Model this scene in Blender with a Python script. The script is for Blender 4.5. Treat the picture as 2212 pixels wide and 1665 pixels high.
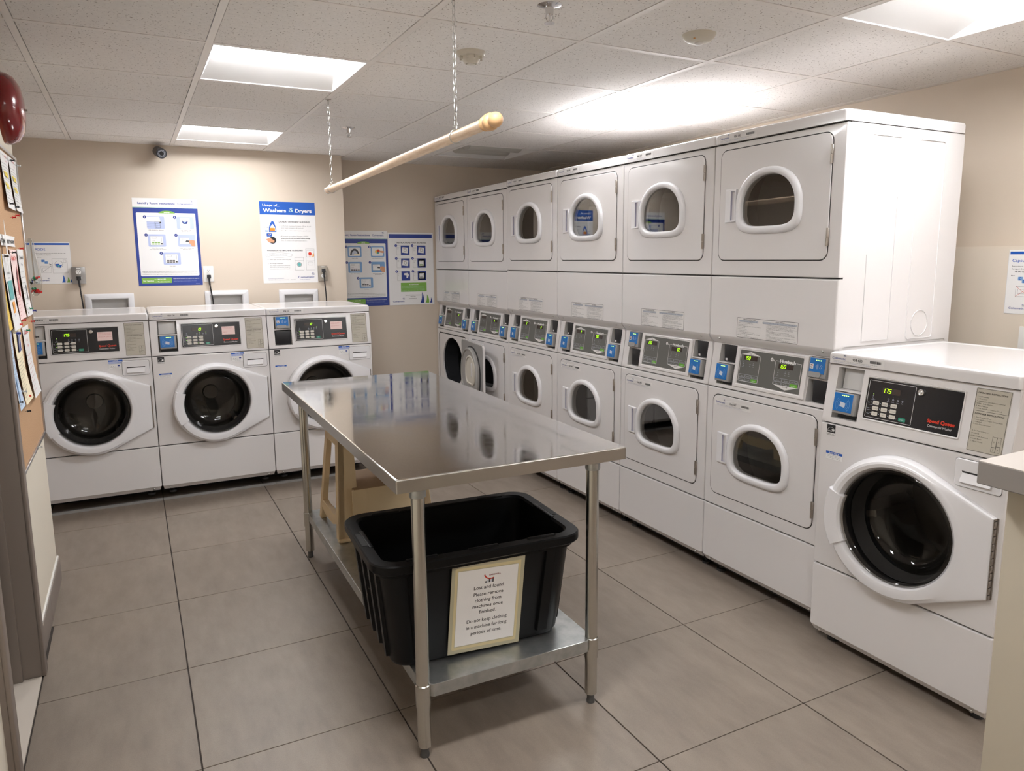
import bpy, bmesh, math, random
from mathutils import Vector, Matrix
from math import sin, cos, pi, radians
random.seed(7)
SC = bpy.context.scene
COL = SC.collection
for o in list(bpy.data.objects):
    bpy.data.objects.remove(o)

# ------------------------------------------------------------------ camera
CAM = (0.0, 0.0, 1.4956)
YAW, PITCH, ROLL, FPX, PX, PY = -0.4822, -0.1545, -0.0069, 1583.21, 13.245, -28.370
cam = bpy.data.cameras.new('camera')
camo = bpy.data.objects.new('camera', cam)
COL.objects.link(camo)
f = Vector((sin(-YAW) * cos(PITCH), cos(YAW) * cos(PITCH), sin(PITCH)))
r = Vector((cos(YAW), sin(YAW), 0))
u = r.cross(f)
r2 = r * cos(ROLL) + u * sin(ROLL)
u2 = -r * sin(ROLL) + u * cos(ROLL)
M = Matrix((r2, u2, -f)).transposed().to_4x4()
M.translation = CAM
camo.matrix_world = M
cam.sensor_fit = 'HORIZONTAL'
cam.sensor_width = 36.0
cam.lens = 36.0 * FPX / 2212.0
cam.shift_x = -PX / 2212.0
cam.shift_y = PY / 2212.0
cam.clip_start = 0.02
SC.camera = camo

# ------------------------------------------------------------------ world, exposure
w = bpy.data.worlds.new('world')
SC.world = w
w.use_nodes = True
w.node_tree.nodes['Background'].inputs[0].default_value = (0.75, 0.72, 0.68, 1)
w.node_tree.nodes['Background'].inputs[1].default_value = 0.15
SC.view_settings.view_transform = 'Standard'
SC.view_settings.look = 'None'
SC.view_settings.gamma = 1
SC.view_settings.exposure = 0.64
SC.cycles.max_bounces = 14
SC.cycles.diffuse_bounces = 10
SC.view_settings.use_curve_mapping = False
LIGHT = 34.0          # radiance of the lit ceiling lenses
LIGHT_DROP = 14.0     # the lamp with a dropped opal lens
LIGHT_COL = (0.985, 0.985, 1.0)
H = 2.2807            # ceiling height
GX, GY, GS = 0.3207, 3.0308, 0.6096   # ceiling grid origin and pitch
W = 0.683             # machine width
PITCHW = 0.686
XR, Y0 = 2.3401, 5.9987    # front plane and far end of the dryer row
YW, XW, ZW = 4.952, -0.609, 0.041   # front plane / left end / lift of the back washers
XS, YS = 2.2819, 1.8800    # near right washer


# ------------------------------------------------------------------ materials
def s2l(c):
    return tuple(((x / 12.92) if x <= 0.04045 else ((x + 0.055) / 1.055) ** 2.4) for x in c)


def srgb(r_, g_, b_):
    return s2l((r_ / 255, g_ / 255, b_ / 255))


MATS = {}


def mat(name, col=(0.8, 0.8, 0.8), rough=0.5, metal=0.0, emit=None, spec=0.5, coat=0.0):
    if name in MATS:
        return MATS[name]
    m = bpy.data.materials.new(name)
    m.use_nodes = True
    b = m.node_tree.nodes['Principled BSDF']
    b.inputs['Base Color'].default_value = (*col, 1)
    b.inputs['Roughness'].default_value = rough
    b.inputs['Metallic'].default_value = metal
    b.inputs['Specular IOR Level'].default_value = spec
    b.inputs['Coat Weight'].default_value = coat
    b.inputs['Coat Roughness'].default_value = 0.08
    if emit:
        b.inputs['Emission Color'].default_value = (*emit[0], 1)
        b.inputs['Emission Strength'].default_value = emit[1]
    MATS[name] = m
    return m


def nodes(m):
    nt = m.node_tree
    return nt, nt.nodes, nt.links, nt.nodes['Principled BSDF']


def pos_noise(m, scale, vec_scale=(1, 1, 1), detail=3, rough=0.55, rand=False):
    nt, N, L, b = nodes(m)
    g = N.new('ShaderNodeNewGeometry')
    mp = N.new('ShaderNodeMapping')
    mp.inputs['Scale'].default_value = vec_scale
    n = N.new('ShaderNodeTexNoise')
    n.inputs['Scale'].default_value = scale
    n.inputs['Detail'].default_value = detail
    n.inputs['Roughness'].default_value = rough
    L.new(g.outputs['Position'], mp.inputs['Vector'])
    L.new(mp.outputs['Vector'], n.inputs['Vector'])
    if rand:
        oi = N.new('ShaderNodeObjectInfo')
        mx = N.new('ShaderNodeMath')
        mx.operation = 'MULTIPLY'
        mx.inputs[1].default_value = 50
        cb = N.new('ShaderNodeCombineXYZ')
        L.new(oi.outputs['Random'], mx.inputs[0])
        L.new(mx.outputs[0], cb.inputs[2])
        L.new(cb.outputs[0], mp.inputs['Location'])
    return n


def ramp(m, src, p0, c0, p1, c1):
    nt, N, L, b = nodes(m)
    r_ = N.new('ShaderNodeValToRGB')
    e = r_.color_ramp.elements
    e[0].position, e[1].position = p0, p1
    e[0].color = (*c0, 1)
    e[1].color = (*c1, 1)
    L.new(src, r_.inputs[0])
    return r_.outputs[0]


def mul(m, a, b_, fac=1.0):
    nt, N, L, b = nodes(m)
    x = N.new('ShaderNodeMix')
    x.data_type = 'RGBA'
    x.blend_type = 'MULTIPLY'
    x.inputs[0].default_value = fac
    L.new(a, x.inputs[6])
    L.new(b_, x.inputs[7])
    return x.outputs[2]


def bump(m, src, strength, dist):
    nt, N, L, b = nodes(m)
    x = N.new('ShaderNodeBump')
    x.inputs['Strength'].default_value = strength
    x.inputs['Distance'].default_value = dist
    L.new(src, x.inputs['Height'])
    L.new(x.outputs[0], b.inputs['Normal'])


def setbase(m, out):
    nt, N, L, b = nodes(m)
    L.new(out, b.inputs['Base Color'])


# enamel of the machines: fine orange peel
ENAMEL = mat('enamel_white', (0.69, 0.672, 0.67), 0.24, spec=0.5, coat=0.5)
n_ = pos_noise(ENAMEL, 420, detail=1)
bump(ENAMEL, n_.outputs[0], 0.05, 0.001)
PLASTIC = mat('plastic_white', (0.71, 0.705, 0.72), 0.35)
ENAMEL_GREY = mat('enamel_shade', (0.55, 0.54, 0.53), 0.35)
BLACK = mat('black_plastic', (0.012, 0.012, 0.014), 0.4)
GAP = mat('gap_black', (0.02, 0.019, 0.018), 0.8)
RUBBER = mat('rubber', (0.03, 0.03, 0.032), 0.6)
GREYPL = mat('grey_plastic', (0.28, 0.275, 0.27), 0.42)
LINER = mat('door_liner_grey', (0.33, 0.32, 0.305), 0.5)
CHROME = mat('chrome', (0.75, 0.75, 0.76), 0.12, 1.0)
HINGE = mat('hinge_steel', (0.38, 0.34, 0.30), 0.38, 0.9)
SCREW = mat('screw_steel', (0.45, 0.44, 0.42), 0.3, 1.0)
DRUM = mat('drum_steel', (0.16, 0.155, 0.148), 0.38, 0.9)
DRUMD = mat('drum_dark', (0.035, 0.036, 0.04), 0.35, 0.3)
BLUE = mat('reader_blue', srgb(12, 105, 178), 0.35)
NAVY = mat('print_navy', srgb(40, 62, 140), 0.45)
ROYAL = mat('print_royal', srgb(30, 88, 178), 0.45)
INK = mat('print_black', (0.015, 0.015, 0.016), 0.5)
DGREY = mat('print_grey', (0.055, 0.055, 0.06), 0.5)
LGREY = mat('print_light_grey', srgb(190, 196, 208), 0.5)
PAPER = mat('paper_white', (0.78, 0.775, 0.77), 0.55)
PAPER2 = mat('label_pale', (0.70, 0.685, 0.675), 0.45)
TAUPE = mat('label_taupe', srgb(178, 172, 158), 0.45)
GREEN = mat('print_green', srgb(122, 172, 72), 0.45)
PALEGREEN = mat('print_pale_green', srgb(190, 215, 205), 0.5)
PALEBLUE = mat('print_pale_blue', srgb(176, 188, 222), 0.5)
MIDBLUE = mat('print_mid_blue', srgb(120, 160, 205), 0.5)
RED = mat('print_red', srgb(205, 52, 28), 0.4)
PINK = mat('note_pink', srgb(232, 205, 200), 0.6)
PINKINK = mat('note_ink', srgb(190, 90, 90), 0.6)
ORANGE = mat('print_orange', srgb(225, 150, 40), 0.5)
SKIN = mat('print_skin', srgb(205, 150, 115), 0.5)
YELLOW = mat('paper_yellow', srgb(235, 200, 90), 0.6)
HILITE = mat('highlighter', srgb(240, 215, 70), 0.6)
TEAL = mat('print_teal', srgb(90, 165, 165), 0.6)
LILAC = mat('print_lilac', srgb(190, 180, 215), 0.6)
CREAM = mat('paper_cream', srgb(240, 228, 196), 0.6)
SKYP = mat('paper_sky', srgb(190, 210, 232), 0.6)
ROSE = mat('paper_rose', srgb(238, 212, 208), 0.6)
HUEBG = mat('overlay_grey', srgb(92, 92, 88), 0.42)
OVERK = mat('overlay_black', (0.012, 0.012, 0.014), 0.22)
BTN = mat('button_pale', srgb(205, 200, 190), 0.4)
BTNGREEN = mat('button_teal', srgb(30, 130, 105), 0.4)
BTNLIME = mat('button_lime', srgb(95, 165, 40), 0.4)
WINDOWD = mat('display_window', (0.045, 0.03, 0.026), 0.25)
LED = mat('led_green', (0.1, 0.5, 0.0), 0.5, emit=((0.42, 1.0, 0.0), 1.6))
LEDW = mat('led_lime', (0.2, 0.6, 0.1), 0.5, emit=((0.55, 1.0, 0.15), 1.5))
WALLP = mat('wall_paint', srgb(204, 191, 175), 0.62)
n_ = pos_noise(WALLP, 260, detail=2)
bump(WALLP, n_.outputs[0], 0.06, 0.001)
WALLQ = mat('wall_lower_lighter', srgb(212, 201, 186), 0.6)  # lower part of the right wall, slightly lighter than the upper
WALLS = mat('wall_paint_side', srgb(218, 210, 194), 0.6)
FRAMEP = mat('door_frame_paint', srgb(128, 117, 108), 0.42)
BASE = mat('baseboard_tile', srgb(140, 130, 122), 0.45)
CAULK = mat('caulk_white', (0.7, 0.69, 0.66), 0.6)
WALLR = mat('partition_shaded_paint', srgb(172, 164, 148), 0.6)  # wall colour darkened, the partition's shade is put into it
PINKCAP = mat('ledge_laminate', srgb(186, 178, 170), 0.45)
CAPEDGE = mat('ledge_edge', srgb(128, 123, 120), 0.45)
GROUT = mat('grout', srgb(62, 55, 50), 0.9)
THRESH = mat('threshold_tile', srgb(200, 190, 178), 0.5)
CORK = mat('cork', srgb(196, 152, 108), 0.85)
n_ = pos_noise(CORK, 320, detail=4)
setbase(CORK, ramp(CORK, n_.outputs[0], 0.35, srgb(172, 134, 98), 0.65, srgb(198, 162, 126)))
ALU = mat('aluminium', (0.55, 0.55, 0.56), 0.3, 1.0)
REDP = mat('bell_red', srgb(118, 12, 16), 0.2, coat=0.6)
WOOD = mat('turned_wood', srgb(226, 190, 152), 0.45)
n_ = pos_noise(WOOD, 30, (6, 0.6, 6), detail=4)
setbase(WOOD, ramp(WOOD, n_.outputs[0], 0.3, srgb(214, 184, 152), 0.7, srgb(234, 212, 186)))
WOODD = mat('turned_wood_finial', srgb(212, 172, 126), 0.45)
ZINC = mat('zinc', (0.62, 0.62, 0.60), 0.28, 1.0)
CERAM = mat('detector_plastic', srgb(205, 200, 188), 0.45)
BEIGE = mat('stool_plastic', srgb(214, 192, 154), 0.5)
BINM = mat('bin_plastic', (0.0022, 0.0022, 0.0026), 0.42, spec=0.22)
n_ = pos_noise(BINM, 300, detail=2)
bump(BINM, n_.outputs[0], 0.08, 0.001)
TAPE = mat('masking_tape', srgb(205, 192, 150), 0.6)
TAPED = mat('clear_tape', srgb(176, 170, 145), 0.4)
CAMB = mat('camera_black', (0.03, 0.028, 0.03), 0.35)
OUTW = mat('outlet_white', (0.75, 0.74, 0.72), 0.35)
OUTG = mat('outlet_steel', (0.36, 0.35, 0.34), 0.35, 0.7)
OUTBE = mat('outlet_grey', srgb(150, 142, 130), 0.45)
PLUMB = mat('valve_box_grey', srgb(205, 204, 202), 0.5)
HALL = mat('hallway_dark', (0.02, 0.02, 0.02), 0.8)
TEE = mat('ceiling_tee_white', srgb(228, 224, 220), 0.45)
LAMPW = mat('troffer_white', (0.80, 0.795, 0.79), 0.45)
LENS = mat('lamp_lens', (0.8, 0.8, 0.8), 0.5, emit=(LIGHT_COL, LIGHT))
LENSOFF = mat('lamp_lens_off', srgb(190, 188, 182), 0.4)
PIPE = mat('leg_steel', (0.56, 0.545, 0.50), 0.24, 1.0)
GALV = mat('galvanised', (0.46, 0.475, 0.47), 0.34, 0.9)
n_ = pos_noise(GALV, 22, detail=5)
setbase(GALV, ramp(GALV, n_.outputs[0], 0.3, (0.36, 0.38, 0.375), 0.7, (0.52, 0.53, 0.52)))

STEEL = mat('stainless_top', (0.7, 0.7, 0.69), 0.12, 1.0)
n_ = pos_noise(STEEL, 9, (1, 1, 1), detail=6, rough=0.6)
nt, N, L, b = nodes(STEEL)
rr = N.new('ShaderNodeMapRange')
rr.inputs[1].default_value, rr.inputs[2].default_value = 0.3, 0.7
rr.inputs[3].default_value, rr.inputs[4].default_value = 0.035, 0.12
L.new(n_.outputs[0], rr.inputs[0])
L.new(rr.outputs[0], b.inputs['Roughness'])
n2 = pos_noise(STEEL, 5, (1, 1, 1), detail=1)
bump(STEEL, n2.outputs[0], 0.06, 0.004)
n3 = pos_noise(STEEL, 60, (8, 0.7, 1), detail=5)
setbase(STEEL, ramp(STEEL, n3.outputs[0], 0.3, (0.70, 0.71, 0.715), 0.7, (0.80, 0.805, 0.80)))
EDGE = mat('stainless_edge', (0.50, 0.48, 0.45), 0.3, 1.0)

FLOOR = mat('floor_tile', srgb(150, 140, 130), 0.42)
n_ = pos_noise(FLOOR, 7, (2.6, 0.8, 1), detail=7, rough=0.6, rand=True)
n2 = pos_noise(FLOOR, 190, (2.6, 1, 1), detail=3, rough=0.65)
c1 = ramp(FLOOR, n_.outputs[0], 0.2, srgb(122, 111, 101), 0.8, srgb(147, 135, 123))
c2 = ramp(FLOOR, n2.outputs[0], 0.3, (0.82, 0.81, 0.80), 0.7, (1.0, 1.0, 1.0))
setbase(FLOOR, mul(FLOOR, c1, c2))
bump(FLOOR, n2.outputs[0], 0.15, 0.0008)

CTILE = mat('ceiling_fibre', srgb(200, 193, 187), 0.85)
n_ = pos_noise(CTILE, 125, detail=1.5)
n2 = pos_noise(CTILE, 60, detail=4)
c1 = ramp(CTILE, n_.outputs[0], 0.30, srgb(128, 118, 110), 0.34, srgb(232, 229, 226))
c2 = ramp(CTILE, n2.outputs[0], 0.35, (0.94, 0.94, 0.94), 0.65, (1.0, 1.0, 1.0))
setbase(CTILE, mul(CTILE, c1, c2))
bump(CTILE, n_.outputs[0], 0.3, 0.002)


def glassy(name, tint, tr=0.5, ior=1.6, rough=0.02):
    m = bpy.data.materials.new(name)
    m.use_nodes = True
    nt_ = m.node_tree
    nt_.nodes.clear()
    o = nt_.nodes.new('ShaderNodeOutputMaterial')
    t = nt_.nodes.new('ShaderNodeBsdfTransparent')
    t.inputs[0].default_value = (*tint, 1)
    g = nt_.nodes.new('ShaderNodeBsdfGlossy')
    g.inputs['Roughness'].default_value = rough
    g.inputs[0].default_value = (0.95, 0.95, 0.95, 1)
    lw = nt_.nodes.new('ShaderNodeLayerWeight')
    lw.inputs[0].default_value = 0.5
    pw = nt_.nodes.new('ShaderNodeMath')
    pw.operation = 'POWER'
    pw.inputs[1].default_value = 4.0
    nt_.links.new(lw.outputs['Facing'], pw.inputs[0])
    f0 = ((ior - 1) / (ior + 1)) ** 2
    fr = nt_.nodes.new('ShaderNodeMath')
    fr.operation = 'MULTIPLY_ADD'
    fr.inputs[1].default_value = 1 - f0
    fr.inputs[2].default_value = f0
    nt_.links.new(pw.outputs[0], fr.inputs[0])
    mx = nt_.nodes.new('ShaderNodeMixShader')
    nt_.links.new(fr.outputs[0], mx.inputs[0])
    nt_.links.new(t.outputs[0], mx.inputs[1])
    nt_.links.new(g.outputs[0], mx.inputs[2])
    nt_.links.new(mx.outputs[0], o.inputs[0])
    MATS[name] = m
    return m


GLASS_W = glassy('washer_glass', (0.72, 0.70, 0.67), ior=1.5)
GLASS_D = glassy('dryer_glass', (0.55, 0.54, 0.51), ior=2.25)
BAGM = glassy('bag_film', (0.88, 0.89, 0.88), ior=1.35, rough=0.15)


# ------------------------------------------------------------------ mesh builder
TXT = {}


def text_data(s, bold, res):
    key = (s, bold, res)
    if key not in TXT:
        c = bpy.data.curves.new('t', 'FONT')
        c.body = s
        c.size = 1.0
        c.resolution_u = res
        c.offset = bold
        o = bpy.data.objects.new('t', c)
        me = bpy.data.meshes.new_from_object(o)
        vs = [(v.co.x, v.co.y) for v in me.vertices]
        fs = [tuple(p.vertices) for p in me.polygons]
        xs = [v[0] for v in vs] or [0]
        TXT[key] = (vs, fs, min(xs), max(xs))
        bpy.data.meshes.remove(me)
        bpy.data.objects.remove(o)
        bpy.data.curves.remove(c)
    return TXT[key]


class MB:
    def __init__(self):
        self.bm = bmesh.new()
        self.mats = []

    def mi(self, m):
        if m not in self.mats:
            self.mats.append(m)
        return self.mats.index(m)

    def face(self, pts, m):
        vs = [self.bm.verts.new(p) for p in pts]
        try:
            fc = self.bm.faces.new(vs)
            fc.material_index = self.mi(m)
            return fc
        except ValueError:
            return None

    def box(self, x0, x1, y0, y1, z0, z1, m, bev=0.0, seg=2, fn=None):
        ps = [(x, y, z) for z in (z0, z1) for y in (y0, y1) for x in (x0, x1)]
        if fn:
            ps = [fn(*p) for p in ps]
        v = [self.bm.verts.new(p) for p in ps]
        idx = [(0, 2, 3, 1), (4, 5, 7, 6), (0, 1, 5, 4), (2, 6, 7, 3), (0, 4, 6, 2), (1, 3, 7, 5)]
        fs = [self.bm.faces.new([v[i] for i in q]) for q in idx]
        k = self.mi(m)
        for q in fs:
            q.material_index = k
        if bev > 0:
            es = list({e for q in fs for e in q.edges})
            r_ = bmesh.ops.bevel(self.bm, geom=es, offset=bev, segments=seg, profile=0.5, affect='EDGES')
            for q in r_['faces']:
                q.material_index = k
        return self

    def loft(self, loops, m, cap0=False, cap1=False, closed=True):
        k = self.mi(m) if not isinstance(m, list) else None
        L_ = [[self.bm.verts.new(p) for p in lp] for lp in loops]
        n = len(L_[0])
        for i in range(len(L_) - 1):
            mm = k if k is not None else self.mi(m[i])
            for j in range(n if closed else n - 1):
                a, b_, c, d = L_[i][j], L_[i][(j + 1) % n], L_[i + 1][(j + 1) % n], L_[i + 1][j]
                q = self.bm.faces.new((a, b_, c, d))
                q.material_index = mm
        if cap0:
            q = self.bm.faces.new(L_[0][::-1])
            q.material_index = k if k is not None else self.mi(m[0])
        if cap1:
            q = self.bm.faces.new(L_[-1])
            q.material_index = k if k is not None else self.mi(m[-1])
        return self

    def tube(self, pts, rad, m, n=10, caps=True):
        pts = [Vector(p) for p in pts]
        rads = rad if isinstance(rad, (list, tuple)) else [rad] * len(pts)
        loops = []
        prev = None
        for i, p in enumerate(pts):
            t = (pts[min(i + 1, len(pts) - 1)] - pts[max(i - 1, 0)]).normalized()
            if prev is None:
                a = Vector((0, 0, 1)) if abs(t.z) < 0.9 else Vector((1, 0, 0))
                e1 = t.cross(a).normalized()
            else:
                e1 = (prev - t * prev.dot(t)).normalized()
            prev = e1
            e2 = t.cross(e1)
            loops.append([p + (e1 * cos(2 * pi * j / n) + e2 * sin(2 * pi * j / n)) * rads[i] for j in range(n)])
        return self.loft(loops, m, caps, caps)

    def lathe(self, prof, m, origin=(0, 0, 0), axis='z', n=32, mats=None):
        """prof: list of (radius, height along axis)"""
        o = Vector(origin)
        ax = {'z': (Vector((1, 0, 0)), Vector((0, 1, 0)), Vector((0, 0, 1))),
              'y': (Vector((1, 0, 0)), Vector((0, 0, 1)), Vector((0, 1, 0))),
              'x': (Vector((0, 1, 0)), Vector((0, 0, 1)), Vector((1, 0, 0)))}[axis]
        loops = [[o + (ax[0] * cos(2 * pi * j / n) + ax[1] * sin(2 * pi * j / n)) * max(p[0], 1e-5) + ax[2] * p[1]
                  for j in range(n)] for p in prof]
        return self.loft(loops, mats if mats else m)

    def mesh(self, name, smooth=40, normals=True):
        if normals:
            bmesh.ops.remove_doubles(self.bm, verts=self.bm.verts, dist=1e-6)
            bmesh.ops.recalc_face_normals(self.bm, faces=self.bm.faces)
        me = bpy.data.meshes.new(name)
        self.bm.to_mesh(me)
        self.bm.free()
        for m in self.mats:
            me.materials.append(m)
        if smooth:
            me.shade_smooth()
            me.set_sharp_from_angle(angle=radians(smooth))
        return me


class PR(MB):
    """flat print: coordinates in metres, u right, v up, facing local -y; layers stack towards the viewer"""

    def __init__(self, w_=None, h_=None, m=None, thick=0.0006, rad=0.0):
        super().__init__()
        self.lay = thick
        if m:
            self.shape(rr2(0, w_, 0, h_, rad), m, 0, thick)

    def shape(self, pts, m, layer=1, thick=0.0):
        y = -(self.lay + 0.00025 * layer) if layer else -thick
        if not layer and thick:
            lo = [(p[0], 0, p[1]) for p in pts]
            hi = [(p[0], y, p[1]) for p in pts]
            self.loft([lo, hi], m, True, True)
        else:
            self.face([(p[0], y, p[1]) for p in pts], m)
        return self

    def rect(self, x, z, w_, h_, m, layer=1, rad=0.0):
        return self.shape(rr2(x, x + w_, z, z + h_, rad), m, layer)

    def frame(self, x, z, w_, h_, t, m, layer=1, rad=0.002):
        y = -(self.lay + 0.00025 * layer)
        a = rr2(x, x + w_, z, z + h_, rad, True)
        b_ = rr2(x + t, x + w_ - t, z + t, z + h_ - t, max(rad - t, 0.0002), True)
        self.loft([[(p[0], y, p[1]) for p in a], [(p[0], y, p[1]) for p in b_]], m)
        return self

    def disc(self, x, z, r_, m, layer=1, n=20, sx=1.0):
        return self.shape([(x + sx * r_ * cos(2 * pi * j / n), z + r_ * sin(2 * pi * j / n)) for j in range(n)], m, layer)

    def ring(self, x, z, r0, r1, m, layer=1, a0=0, a1=360, n=24):
        y = -(self.lay + 0.00025 * layer)
        k = n + 1
        A = [radians(a0 + (a1 - a0) * j / n) for j in range(k)]
        self.loft([[(x + r0 * cos(a), y, z + r0 * sin(a)) for a in A], [(x + r1 * cos(a), y, z + r1 * sin(a)) for a in A]], m, closed=False)
        return self

    def line(self, x0, z0, x1, z1, t, m, layer=1):
        d = Vector((x1 - x0, z1 - z0)).normalized()
        nx, nz = -d.y * t / 2, d.x * t / 2
        return self.shape([(x0 + nx, z0 + nz), (x1 + nx, z1 + nz), (x1 - nx, z1 - nz), (x0 - nx, z0 - nz)], m, layer)

    def text(self, s, x, z, size, m, layer=2, align='l', bold=0.0, shear=0.0, width=None, res=2):
        vs, fs, a, b_ = text_data(s, bold, res)
        sx = size
        if width:
            sx = width / max(b_ - a, 1e-6)
        off = {'l': -a * sx, 'c': -(a + b_) / 2 * sx, 'r': -b_ * sx}[align]
        y = -(self.lay + 0.00025 * layer)
        V = [self.bm.verts.new((x + off + v[0] * sx + v[1] * size * shear, y, z + v[1] * size)) for v in vs]
        k = self.mi(m)
        for q in fs:
            try:
                self.bm.faces.new([V[i] for i in q]).material_index = k
            except ValueError:
                pass
        return self

    def para(self, lines, x, z, size, m, lead=1.35, layer=2, align='l', bold=0.0, res=1, width=None):
        for i, s in enumerate(lines):
            if s:
                self.text(s, x, z - i * size * lead, size, m, layer, align, bold, res=res, width=width)
        return self

    def seg7(self, s, x, z, h_, m, layer=3):
        w_ = h_ * 0.55
        t = h_ * 0.13
        S = {'0': 'abcdef', '1': 'bc', '2': 'abged', '5': 'afgcd', '7': 'abc', '9': 'abcdfg', 'C': 'afed', '.': '', 'i': 'b'}
        P = {'a': (0, h_, w_, h_), 'b': (w_, h_, w_, h_ / 2), 'c': (w_, h_ / 2, w_, 0), 'd': (0, 0, w_, 0),
             'e': (0, 0, 0, h_ / 2), 'f': (0, h_ / 2, 0, h_), 'g': (0, h_ / 2, w_, h_ / 2)}
        y = -(self.lay + 0.00025 * layer)
        cx = x
        for ch in s:
            if ch == '.':
                self.face([(cx - h_ * .2, y, z - t / 2), (cx - h_ * .2 + t, y, z - t / 2), (cx - h_ * .2 + t, y, z + t / 2), (cx - h_ * .2, y, z + t / 2)], m)
                continue
            if ch == '1':
                cx -= w_ * 0.45
            for sg in S.get(ch, ''):
                x0, z0, x1, z1 = P[sg]
                d = Vector((x1 - x0, z1 - z0))
                d.normalize()
                nx, nz = -d.y * t / 2, d.x * t / 2
                g = t * 0.2
                q = [(x0 + d.x * g + nx, z0 + d.y * g + nz), (x1 - d.x * g + nx, z1 - d.y * g + nz),
                     (x1 - d.x * g - nx, z1 - d.y * g - nz), (x0 + d.x * g - nx, z0 + d.y * g - nz)]
                self.face([(cx + a + b_ * 0.18, y, z + b_) for a, b_ in q], m)
            cx += w_ * 1.55
        return self

    def mesh(self, name, smooth=0):
        return super().mesh(name, 0, normals=False)


def rr2(x0, x1, z0, z1, rad, force=False, k=4):
    """rounded rectangle outline, counter-clockwise in (x, z)"""
    if rad <= 0 and not force:
        return [(x0, z0), (x1, z0), (x1, z1), (x0, z1)]
    rad = max(rad, 0.0001)
    out = []
    for cx, cz, a in ((x1 - rad, z0 + rad, -90), (x1 - rad, z1 - rad, 0), (x0 + rad, z1 - rad, 90), (x0 + rad, z0 + rad, 180)):
        for j in range(k + 1):
            t = radians(a + 90 * j / k)
            out.append((cx + rad * cos(t), cz + rad * sin(t)))
    return out


def rrd(x0, x1, z0, z1, rad, sub=6, k=5):
    """rounded rectangle outline with its straight sides subdivided, fixed count"""
    c = rr2(x0, x1, z0, z1, rad, True, k)
    out = []
    n = len(c)
    for i in range(n):
        p, q = c[i], c[(i + 1) % n]
        out.append(p)
        if i % (k + 1) == k:
            for j in range(1, sub):
                t = j / sub
                out.append((p[0] + (q[0] - p[0]) * t, p[1] + (q[1] - p[1]) * t))
    return out


MESH = {}
WN = {'front_panel', 'kick_panel', 'console', 'lower_front', 'door', 'body', 'top', 'dispenser_drawer', 'shelf'}


def cached(key, fn):
    if key not in MESH:
        MESH[key] = fn()
    return MESH[key]


def ob(name, me, parent=None, loc=(0, 0, 0), rot=(0, 0, 0), label=None):
    o = bpy.data.objects.new(name, me)
    COL.objects.link(o)
    if name in WN and me:
        md = o.modifiers.new('wn', 'WEIGHTED_NORMAL')
        md.keep_sharp = True
        md.weight = 80
    o.parent = parent
    o.location = loc
    o.rotation_euler = rot
    if label:
        o['label'] = label
    return o


def thing(name, label, cat, loc=(0, 0, 0), rotz=0.0, group=None, me=None):
    o = ob(name, me, None, loc, (0, 0, rotz), label)
    o['category'] = cat
    if group:
        o['group'] = group
    return o


def struct(name, me, label=None, loc=(0, 0, 0), parent=None):
    o = ob(name, me, parent, loc)
    if parent is None:
        o['kind'] = 'structure'
        if label:
            o['label'] = label
    return o


def boxmesh(name, *a, **k):
    return MB().box(*a, **k).mesh(name)


# ------------------------------------------------------------------ floor
YB0, YB1 = -1.3, 5.76
m_ = MB().box(-1.0, 3.5, YB0, 6.08, -0.06, -0.004, GROUT)
floor = struct('floor', m_.mesh('floor'), 'grey-beige large square floor tiles with dark grout lines')
FX = [-1.0 + 0.0] + [0.0765 + 0.61 * k for k in range(-1, 6)]
FX = [0.0765 + 0.61 * k for k in range(-2, 6)]
FY = [1.575 + 0.6145 * k for k in range(-5, 9)]
for i in range(len(FX) - 1):
    for j in range(len(FY) - 1):
        x0, x1 = FX[i], FX[i + 1]
        y0, y1 = FY[j], FY[j + 1]
        cut = ''
        if x0 < -0.40 and y1 < 3.9:
            x0, cut = -0.395, 'l'
            if x1 < -0.3:
                continue
        x0, y0 = max(x0, -1.0), max(y0, YB0)
        x1, y1 = min(x1, 3.41), min(y1, 6.006)
        if x1 - x0 < 0.03 or y1 - y0 < 0.03:
            continue
        key = ('ft', round(x1 - x0, 3), round(y1 - y0, 3))
        me = cached(key, lambda: boxmesh('floor_tile', 0.0024, x1 - x0 - 0.0024, 0.0017, y1 - y0 - 0.0017, -0.006, 0, FLOOR, bev=0.0006, seg=1))
        ob('tile', me, floor, (x0, y0, 0))

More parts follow.
